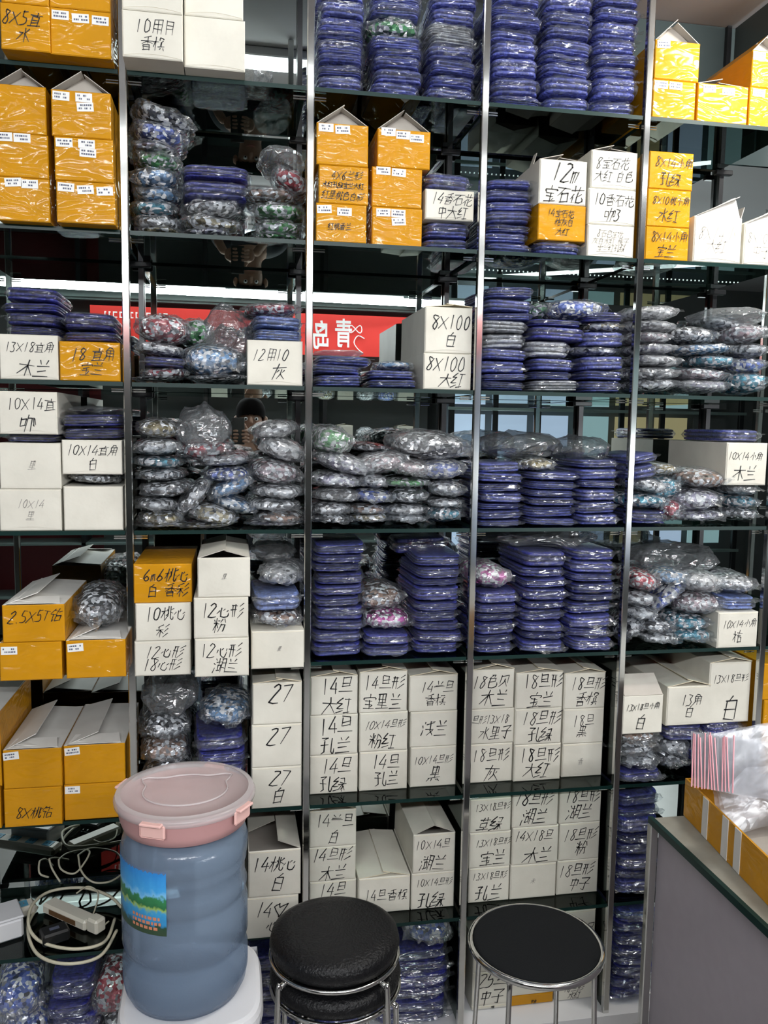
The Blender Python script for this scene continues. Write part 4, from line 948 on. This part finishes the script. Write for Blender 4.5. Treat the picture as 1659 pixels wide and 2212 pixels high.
pk = empty('pink_container', (BX+.002, BY-.004, zt+.001))
rc = .134; hc = .052
b = MB(); b.lathe([(0, .002), (rc-.018, 0), (rc-.012, .003), (rc-.006, .02), (rc-.002, hc-.006), (rc, hc), (rc-.004, hc), (rc-.009, .02), (rc-.016, .008), (0, .006)], 72, cap=False)
b.build('bowl', M['pink'], pk, smooth=True)
b = MB(); b.lathe([(rc+.001, hc-.006), (rc+.004, hc-.004), (rc+.005, hc+.004), (rc+.001, hc+.010), (rc-.008, hc+.011), (rc-.013, hc+.006), (rc-.05, hc+.007), (.0, hc+.009)], 72, cap=False)
ld = b.build('clear_lid', M['lid'], pk, smooth=True)
b = MB(); b.lathe([(rc+.0015, hc+.0102), (rc-.0078, hc+.0115), (rc-.009, hc+.0135), (rc+.001, hc+.0125)], 72, cap=False); b.build('lid_rim', M['lid'], ld)
b = MB(); P = []                                             # embossed bear-head outline on the lid
for i in range(48):
    a = 2*math.pi*i/48; rr = .083
    for c_ in (R(40), R(140)): rr += .034*math.exp(-((math.atan2(math.sin(a-c_), math.cos(a-c_)))/.20)**2)
    P.append((rr*math.cos(a), rr*.86*math.sin(a), hc+.0095))
b.tube(P, .0022, 6, closed=True); b.build('embossed_outline', M['lid'], ld, smooth=True)
for k, a in enumerate((R(247), R(325), R(67), R(155))):
    ca, sa = math.cos(a), math.sin(a); T = Matrix.Translation((ca*(rc+.004), sa*(rc+.004), hc-.009)) @ Matrix.Rotation(a-math.pi/2+math.pi, 4, 'Z')
    b = MB(); b.box(-.026, .026, -.0005, .005, -.017, .012, 0, .0035, T); b.box(-.022, .022, -.010, .004, .009, .015, 0, .002, T)
    cl = b.build('locking_clip', M['pink_light'], pk)
    b = MB(); b.box(-.011, .011, .0045, .0056, -.001, .0035, 0, 0, T); b.build('clip_slot', M['pink'], cl)
tag(pk, 'round pink container with a frosted clip-on lid, on the water bottle', 'container')

st = empty('white_stool', (BX+.012, BY, 0)); zs = zb-.001
b = MB(); n0 = 48; hw_ = .138
rings = [[(math.copysign(abs(math.cos(2*math.pi*i/n0))**.5, math.cos(2*math.pi*i/n0))*r_, math.copysign(abs(math.sin(2*math.pi*i/n0))**.5, math.sin(2*math.pi*i/n0))*r_, z_) for i in range(n0)] for r_, z_ in ((hw_+.006, zs-.03), (hw_+.004, zs-.012), (hw_, zs-.003), (hw_-.008, zs))]
for a_, c_ in zip(rings, rings[1:]):
    for i in range(n0): b.quad(a_[i], a_[(i+1) % n0], c_[(i+1) % n0], c_[i])
b.v += rings[3]; b.f.append(tuple(range(len(b.v)-n0, len(b.v)))); b.m.append(0)
b.build('seat', M['white_plastic'], st)
for sx in (-1, 1):
    for sy in (-1, 1):
        b = MB(); n0 = 0
        top = [Vector((sx*.136, sy*.136, zs-.02)), Vector((sx*.045, sy*.139, zs-.02)), Vector((sx*.139, sy*.045, zs-.02))]
        bt = [Vector((sx*.146, sy*.146, 0)), Vector((sx*.09, sy*.146, 0)), Vector((sx*.146, sy*.09, 0))]
        inn_t = [p-Vector((sx*.006, sy*.006, 0)) for p in top]; inn_b = [p-Vector((sx*.006, sy*.006, 0)) for p in bt]
        for (p, q_) in ((0, 1), (2, 0)):
            for a_, c_ in ((top, bt), (inn_t, inn_b)): b.quad(a_[p], a_[q_], c_[q_], c_[p])
        for i in (1, 2): b.quad(top[i], inn_t[i], inn_b[i], bt[i])
        b.quad(bt[1], bt[0], inn_b[0], inn_b[1]); b.quad(bt[0], bt[2], inn_b[2], inn_b[0])
        b.build('leg', M['white_plastic'], st)
tag(st, 'white plastic stool carrying the blue water bottle', 'stool')

# ------------------------------------------------------------------ black stools
def round_stool(loc, r, zt, label, rot, thick, mat, flat=False, nleg=4, group='black round stools', bulge=.018):
    o = empty('round_stool', (loc[0], loc[1], 0), (0, 0, rot))
    b = MB()
    if flat: pr_ = [(0, zt-.012), (r-.012, zt-.012), (r-.009, zt-.006), (r-.010, zt-.001), (r-.016, zt), (r*.5, zt+.001), (0, zt+.001)]
    else: pr_ = [(0, zt-thick), (r-.02, zt-thick), (r-.006, zt-thick+.006), (r, zt-thick*.55), (r-.004, zt-thick*.25), (r-.018, zt-.006), (r*.7, zt-.001), (0, zt)]
    b.lathe(pr_, 64, cap=False); b.build('seat', M[mat], o, smooth=True)
    b = MB(); zr = zt-.010 if flat else zt-thick-.003
    b.tube([((r-.004)*math.cos(2*math.pi*i/48), (r-.004)*math.sin(2*math.pi*i/48), zr) for i in range(48)], .008 if flat else .0055, 8, closed=True)
    b.build('chrome_ring', M['chrome'], o, smooth=True)
    for k in range(nleg):
        a = 2*math.pi*k/nleg+.2; c_, s_ = math.cos(a), math.sin(a)
        P = [(c_*(r*.55), s_*(r*.55), zr-.006), (c_*(r*.9), s_*(r*.9), zr-.006), (c_*(r+bulge*.7), s_*(r+bulge*.7), zr-.012), (c_*(r+bulge), s_*(r+bulge), zr-.05), (c_*(r+bulge+.02), s_*(r+bulge+.02), .02), (c_*(r+bulge+.021), s_*(r+bulge+.021), .002)]
        b = MB(); b.tube(smooth_path(P, 4), .0062, 8); lg = b.build('leg', M['chrome'], o, smooth=True)
        b = MB(); b.lathe([(0, 0), (.011, 0), (.011, .02), (0, .021)], 12, cap=False, c=(c_*(r+bulge+.021), s_*(r+bulge+.021))); b.build('rubber_foot', M['black_plastic'], lg)
    tag(o, label, 'stool', group); return o
SLX, SLY = .222, -.35
zs1 = U(724, 2000, SLY).z
round_stool((SLX, SLY), .146, zs1, 'black padded vinyl round stool, stacked on top of its twin', R(25), .055, 'vinyl')
round_stool((SLX+.002, SLY-.004), .147, zs1-.075, 'black padded vinyl round stool underneath another one', R(42), .050, 'vinyl', bulge=.006)
zs2 = U(1158, 2030, -.40).z
round_stool((U(1157, 2045, -.40).x, -.40), .152, zs2, 'black flat-seated round stool with chrome rim beside the lilac counter', R(35), .02, 'fabric_black', True, bulge=-.012)

# ------------------------------------------------------------------ counter with the long amber box of zip bags
CX, CY0, CZ = .905, -.483, .870
ctr = empty('shop_counter', (CX, CY0, 0))
b = MB(); b.box(.012, .70, -2.0, -.012, .0, CZ-.014); b.build('cabinet_body', M['lilac'], ctr)
b = MB(); b.box(.002, .72, -2.0, -.002, CZ-.012, CZ, 0, .002); b.build('glass_top', [M['top_grey']], ctr)
b = MB(); b.box(-.006, .004, -2.0, .004, CZ-.014, CZ+.001); b.build('top_edge_strip', M['edge'], ctr)
for y in (-.006, -1.99):
    b = MB(); b.box(-.008, .010, y-.009, y+.009, 0, CZ-.013, 0, .002); b.build('corner_post', M['chrome'], ctr)
tag(ctr, 'lilac panelled shop counter with chrome corner post and dark glass edge', 'counter')
bx = empty('long_amber_box', (.980, -.485, CZ+.001), (0, 0, R(-5.8)))
bh = .085; bl, bw = .74, .30                                  # length runs towards -Y
for nm, (x0, x1, y0, y1) in (('side_wall', (0, .004, -bl, 0)), ('side_wall', (bw-.004, bw, -bl, 0)), ('end_wall', (.004, bw-.004, -.004, 0)), ('end_wall', (.004, bw-.004, -bl, -bl+.004))):
    b = MB(); b.box(x0, x1, y0, y1, 0, bh); b.build(nm, M['tape'], bx)
b = MB(); b.box(.004, bw-.004, -bl+.004, -.004, 0, .003); b.build('base', M['card_in'], bx)
for y in (-.10, -.185, -.235, -.41, -.56):
    b = MB(); b.box(-.0012, .0, y-.012, y+.012, .0005, bh-.0005); b.build('white_tape_strip', M['card_white_in'], bx)
tag(bx, 'long open amber box with white tape strips, full of zip bags', 'box')
BM = bx.matrix_basis.copy() if False else (Matrix.Translation(bx.location) @ Matrix.Rotation(R(-5.8), 4, 'Z'))
rs = random.Random(11)
def zip_bundle(px, py, pz, w_, l_, t_, rot, nline, label, vary=0):
    loc = BM @ Vector((px, py, pz))
    o = empty('zip_bag_bundle', loc, rot)
    me = SHEETS[vary % len(SHEETS)]
    f = link('clear_bags', me, o); f.scale = (w_, l_, t_)
    b = MB()
    for k in range(nline):
        z = t_*(.08+.84*k/max(1, nline-1)); jy = rs.uniform(-.006, .006)
        b.tube([(-w_*.47, -l_*.42+jy, z), (0, -l_*.42+jy+rs.uniform(-.004, .004), z+.002), (w_*.47, -l_*.42+jy, z)], .0010, 5)
    b.build('pink_zip_line', M['pink_line'], o)
    tag(o, label, 'bag bundle', 'bundles of clear zip bags in the amber box')
def sheet(seed):
    vs = []; fs = []; off = Vector((seed*5.1, seed*2.3, 1)); nx, ny = 14, 18; k_ = 3
    for k in range(k_):
        n0 = len(vs)
        for j in range(ny+1):
            for i in range(nx+1):
                x = i/nx-.5; y = j/ny-.5
                q_ = Vector((x*4, y*4, k*3))+off
                vs.append((x+.02*noise.noise(q_*1.7), y+.02*noise.noise(q_*1.3), k/(k_-1)*.9+.16*noise.noise(q_)+.06*noise.noise(q_*3)))
        for j in range(ny):
            for i in range(nx):
                a = n0+j*(nx+1)+i; fs.append((a, a+1, a+nx+2, a+nx+1))
    return vs, fs
SHEETS = [me_from('clear_bags', *sheet(s), M['zip_film'], False) for s in range(4)]
pb = empty('zip_bag_bundle', U(1535, 1705, -.66), (R(-16), R(10), R(-8)))
for k in range(13):
    x = -.034+.0052*k+rs.uniform(-.001, .001); y = .012-.0035*k; hgt = .104+rs.uniform(-.006, .006); q = MB()
    q.quad((x, y, 0), (x+.10, y+.03, .0), (x+.085, y+.035, hgt), (x-.012, y, hgt)); q.build('clear_bag', M['zip_film'], pb)
    q = MB(); q.box(x-.0008, x+.0014, y-.0012, y+.0008, 0, hgt, 0, 0, Matrix.Rotation(R(rs.uniform(-10, -3)), 4, 'Y')); q.build('pink_zip_line', M['pink_line'], pb)
tag(pb, 'fanned zip bag bundle with dense pink zip lines, far end of the amber box', 'bag bundle', 'bundles of clear zip bags in the amber box')
zip_bundle(.13, -.055, .115, .22, .20, .03, (R(74), R(-6), R(4)), 1, 'zip bag bundle standing up against the far end of the amber box', 1)
zip_bundle(.20, -.24, .13, .16, .18, .035, (R(30), R(10), R(-20)), 2, 'zip bag bundle lying tilted just behind the dense pink zip lines', 2)
zip_bundle(.15, -.50, .02, .20, .20, .04, (R(4), R(6), R(10)), 1, 'zip bag bundle lying flat at the near end of the amber box', 3)
o = link('crumpled_plastic_sack', me_from('crumpled_plastic_sack', *blob(99, 2.4, (.7, .9), .09, .10, 56, 14, 1.0, 3.0), M['zip_film'], False), None, BM @ Vector((.205, -.55, .100)), (R(2), R(-6), R(6)))
o.scale = (.20, .36, .10); tag(o, 'big crumpled translucent plastic sack heaped over the amber box', 'plastic bag')

# ------------------------------------------------------------------ cables and chargers on the seventh shelf
zg = LEVEL['G']+TH/2
def on(px, py, dz=0.0):
    p = UZ(px, py, zg+dz); return (p.x, p.y, zg+dz)
ps = empty('power_strip', on(30, 1958, .031), (0, 0, R(24)))
for k_, nm in enumerate(('strip_body',)):
    b = MB(); b.box(-.20, .055, -.026, .026, -.030, .0, 0, .008); b.build(nm, M['cream_plastic'], ps)
for x in (-.16, -.10, -.04, .02):
    b = MB(); b.box(x-.015, x+.015, -.015, .015, .0, .0015, 0, .0006); s_ = b.build('socket', M['socket_blue'], ps)
    b = MB()
    for dx in (-.005, .005): b.box(x+dx-.0012, x+dx+.0012, -.004, .004, .0015, .0021)
    b.build('slot', M['black_plastic'], s_)
tag(ps, 'cream power strip with blue sockets beside the cable tangle', 'power strip')
wb = empty('white_cable_box', on(-8, 2022, .0015), (0, 0, R(24)))
b = MB(); b.box(-.08, .06, -.045, .045, .0, .055, 0, .006); b.build('box_body', M['white_plastic'], wb)
b = MB(); b.box(-.082, .062, -.047, .047, .055, .062, 0, .003); b.build('box_lid', M['white_plastic'], wb)
tag(wb, 'white plastic box in front of the power strip', 'box')
ad_ = empty('white_power_strip', on(150, 1985, .002), (0, 0, R(-40)))
b = MB(); b.box(-.085, .085, -.022, .022, 0, .030, 0, .006); b.build('strip_body', M['cream_plastic'], ad_)
b = MB(); b.box(-.055, .05, -.0228, -.0215, .008, .022); b.build('brown_slot', simple('brown_slot', (.14, .07, .03), .5), ad_)
b = MB(); b.box(.085, .125, -.018, .018, 0, .040, 0, .006); b.build('plug', M['cream_plastic'], ad_)
tag(ad_, 'short cream power strip with a plug, inside the cable loops', 'power strip')
bk_ = empty('black_charger', on(118, 2030, .001), (0, 0, R(25)))
b = MB(); b.box(-.034, .034, -.025, .025, 0, .032, 0, .005); b.build('charger_body', M['black_plastic'], bk_)
b = MB(); b.box(-.012, .012, -.006, .006, .032, .0325); b.build('rating_label', M['print'], bk_)
for x in (-.008, .008):
    b = MB(); b.box(x-.002, x+.002, .025, .040, .012, .020); b.build('pin', M['chrome'], bk_)
tag(bk_, 'black plug-in charger lying inside the cable loops', 'charger')
def cable(pts, r, label, dz=.008):
    P = [Vector(on(x, y, dz+h)) for x, y, h in pts]
    b = MB(); b.tube(smooth_path(P, 8), r, 7); o = b.build('cable', M['cable'], smooth=True)
    tag(o, label, 'cable', 'cream cables behind the bottle'); return o
cable([(248, 1985, .0), (225, 2035, .0), (160, 2050, .0), (90, 2035, .005), (62, 2000, .02), (70, 1955, .035), (110, 1925, .03), (180, 1918, .03), (235, 1935, .02), (262, 1960, .01)], .0042, 'thick cream cable making the big front loop')
cable([(252, 2010, .001), (215, 2066, .001), (140, 2082, .001), (80, 2060, .001), (60, 2005, .001), (80, 1960, .001)], .0042, 'thick cream cable lying lowest on the glass, outside the big loop')
cable([(130, 1905, .02), (110, 1870, .05), (108, 1835, .07), (135, 1815, .08), (165, 1835, .07), (175, 1880, .05), (200, 1905, .03), (235, 1905, .02), (262, 1890, .01)], .0028, 'thin cream cable looping upright at the back of the tangle')
cable([(105, 1895, .02), (85, 1885, .04), (90, 1850, .06), (125, 1818, .08), (180, 1805, .085), (215, 1800, .08)], .0028, 'thin cream cable arching over the back of the tangle')
cable([(128, 1840, .06), (130, 1875, .05), (160, 1887, .045), (185, 1860, .06), (205, 1825, .075), (245, 1808, .08)], .0028, 'thin cream cable crossing the middle of the tangle')
cable([(165, 1930, .032), (190, 1915, .035), (212, 1930, .03), (205, 1965, .02), (195, 1990, .015), (215, 2003, .01), (235, 1990, .01)], .0022, 'thin cream cable coiled round the short power strip')

# ------------------------------------------------------------------ the photographer, seen only in the mirror
per = empty('person', (.110, -2.50, .022))
def skin_mesh(name, verts, edges, radii, mat, parent, sub=2, root=0):
    me = bpy.data.meshes.new(name); me.from_pydata(verts, edges, []); o = link(name, me, parent)
    o.modifiers.new('skin', 'SKIN'); 
    sv = me.skin_vertices
    if not sv:
        bm = bmesh.new(); bm.from_mesh(me); bm.verts.layers.skin.verify(); bm.to_mesh(me); bm.free()
    for i, r_ in enumerate(radii):
        me.skin_vertices[0].data[i].radius = (r_, r_) if not isinstance(r_, tuple) else r_
        me.skin_vertices[0].data[i].use_root = (i == root)
    s_ = o.modifiers.new('sub', 'SUBSURF'); s_.levels = sub; s_.render_levels = sub
    dg = bpy.context.evaluated_depsgraph_get(); me2 = bpy.data.meshes.new_from_object(o.evaluated_get(dg))
    o.modifiers.clear(); o.data = me2; me2.materials.clear(); me2.materials.append(M[mat])
    me2.polygons.foreach_set('use_smooth', [True]*len(me2.polygons)); return o
z0 = 1.72                                                     # eye height; the head is 0.35 m behind the phone
V = [(0, 0, .95), (0, 0, 1.15), (0, .0, 1.36), (0, .01, 1.50), (0, .02, 1.585), (0, .03, 1.68), (0, .03, 1.79),
     (.18, 0, 1.47), (.24, .10, 1.24), (.06, .27, 1.54), (.018, .335, 1.607), (-.18, 0, 1.47), (-.26, .10, 1.24), (-.19, .27, 1.53), (-.152, .335, 1.607),
     (.09, 0, .88), (.10, .02, .48), (.10, -.02, .09), (.11, .12, .04), (-.09, 0, .88), (-.10, .02, .48), (-.10, -.02, .09), (-.11, .12, .04)]
E_ = [(0, 1), (1, 2), (2, 3), (3, 4), (4, 5), (5, 6), (3, 7), (7, 8), (8, 9), (9, 10), (3, 11), (11, 12), (12, 13), (13, 14), (0, 15), (15, 16), (16, 17), (17, 18), (0, 19), (19, 20), (20, 21), (21, 22)]
rad = [.105, .125, .15, .09, .055, .085, .075, .065, .042, .028, .026, .065, .042, .028, .026, .066, .055, .04, .035, .066, .055, .04, .035]
skin_mesh('body', V, E_, rad, 'skin', per)
jk = [(0, 0, .84)]+[V[i] for i in (1, 2, 3, 7, 8, 9, 11, 12, 13)]; jr = [.17, .145, .168, .10, .078, .056, .038, .078, .056, .038]
skin_mesh('jacket', jk, [(0, 1), (1, 2), (2, 3), (3, 4), (4, 5), (5, 6), (3, 7), (7, 8), (8, 9)], jr, 'jacket', per)
tr_ = [V[i] for i in (0, 15, 16, 17, 19, 20, 21)]
skin_mesh('trousers', tr_, [(0, 1), (1, 2), (2, 3), (0, 4), (4, 5), (5, 6)], [.145, .105, .075, .06, .105, .075, .06], 'trousers', per)
b = MB(); b.lathe([(0, .092), (.04, .086), (.070, .066), (.089, .03), (.092, -.01), (.086, -.05)], 28, cap=False); h_ = b.build('hair', M['hair'], per, (0, .010, 1.765), (R(22), 0, 0), True)
for sx in (-1, 1):
    b = MB(); b.lathe([(0, -.012), (.010, -.007), (.012, 0), (.010, .007), (0, .012)], 12, cap=False); e_ = b.build('eye', M['white_plastic'], per, (sx*.032, .108, 1.722), (R(90), 0, 0), True)
    b = MB(); b.lathe([(0, .0135), (.005, .0125), (.006, .010)], 10, cap=False); b.build('pupil', M['hair'], e_, (0, 0, -.026))
    b = MB(); b.tube([(sx*.014, .112, 1.748), (sx*.032, .116, 1.753), (sx*.052, .106, 1.747)], .0035, 6); b.build('eyebrow', M['hair'], per)
    b = MB(); b.lathe([(0, -.03), (.012, -.02), (.016, 0), (.012, .02), (0, .028)], 10, cap=False); b.build('ear', M['skin'], per, (sx*.090, .03, 1.715), None, True)
skin_mesh('nose', [(0, .112, 1.735), (0, .128, 1.705), (0, .134, 1.692)], [(0, 1), (1, 2)], [.008, .012, .014], 'skin', per, 1)
b = MB(); b.tube([(-.024, .110, 1.655), (0, .118, 1.653), (.024, .110, 1.655)], .006, 6); b.build('lips', simple('lips', (.42, .17, .14), .5), per)
PHX, PHY, PHZ = .03, CAM.y-.012, 1.672
def hand(side):
    s = side; wr = (PHX-.10+(.055+.03)*s, PHY+2.50-.05, 1.612)
    base = Vector((PHX-.10+.045*s, PHY+2.50-.022, PHZ-.043))
    vs = [wr, tuple(base+Vector((.008*s, -.018, -.015)))]; es = [(0, 1)]; rs_ = [.026, .026]
    for k in range(4):
        z = .018-.020*k
        n = len(vs); vs += [tuple(base+Vector((.004*s, -.006, z))), tuple(base+Vector((-.004*s, .018, z+.004))), tuple(base+Vector((-.026*s, .026, z+.004))), tuple(base+Vector((-(.040-.004*abs(k-1))*s, .024, z+.003)))]
        es += [(1, n), (n, n+1), (n+1, n+2), (n+2, n+3)]; rs_ += [.0095, .009, .008, .007]
    n = len(vs); vs += [tuple(base+Vector((0, -.024, .02))), tuple(base+Vector((-.014*s, -.026, .045))), tuple(base+Vector((-.02*s, -.024, .065)))]
    es += [(1, n), (n, n+1), (n+1, n+2)]; rs_ += [.011, .0095, .008]
    skin_mesh('hand', vs, es, rs_, 'skin', per, 2)
hand(1); hand(-1)
tag(per, 'person in dark jacket photographing with a phone, seen in the mirror', 'person')
ph = empty('phone', (PHX, PHY, PHZ))
b = MB(); b.box(-.037, .037, -.004, .004, -.078, .078, 0, .003); b.build('phone_body', M['black_plastic'], ph)
b = MB(); b.lathe([(0, .004), (.010, .0045), (.011, .006), (.007, .0065), (0, .0062)], 16, cap=False, c=(-.03, -.0)); b.build('lens_ring', M['dark_metal'], ph, (0, 0, .048), (R(-90), 0, 0))
tag(ph, 'black phone held upright in both hands of the person', 'phone')
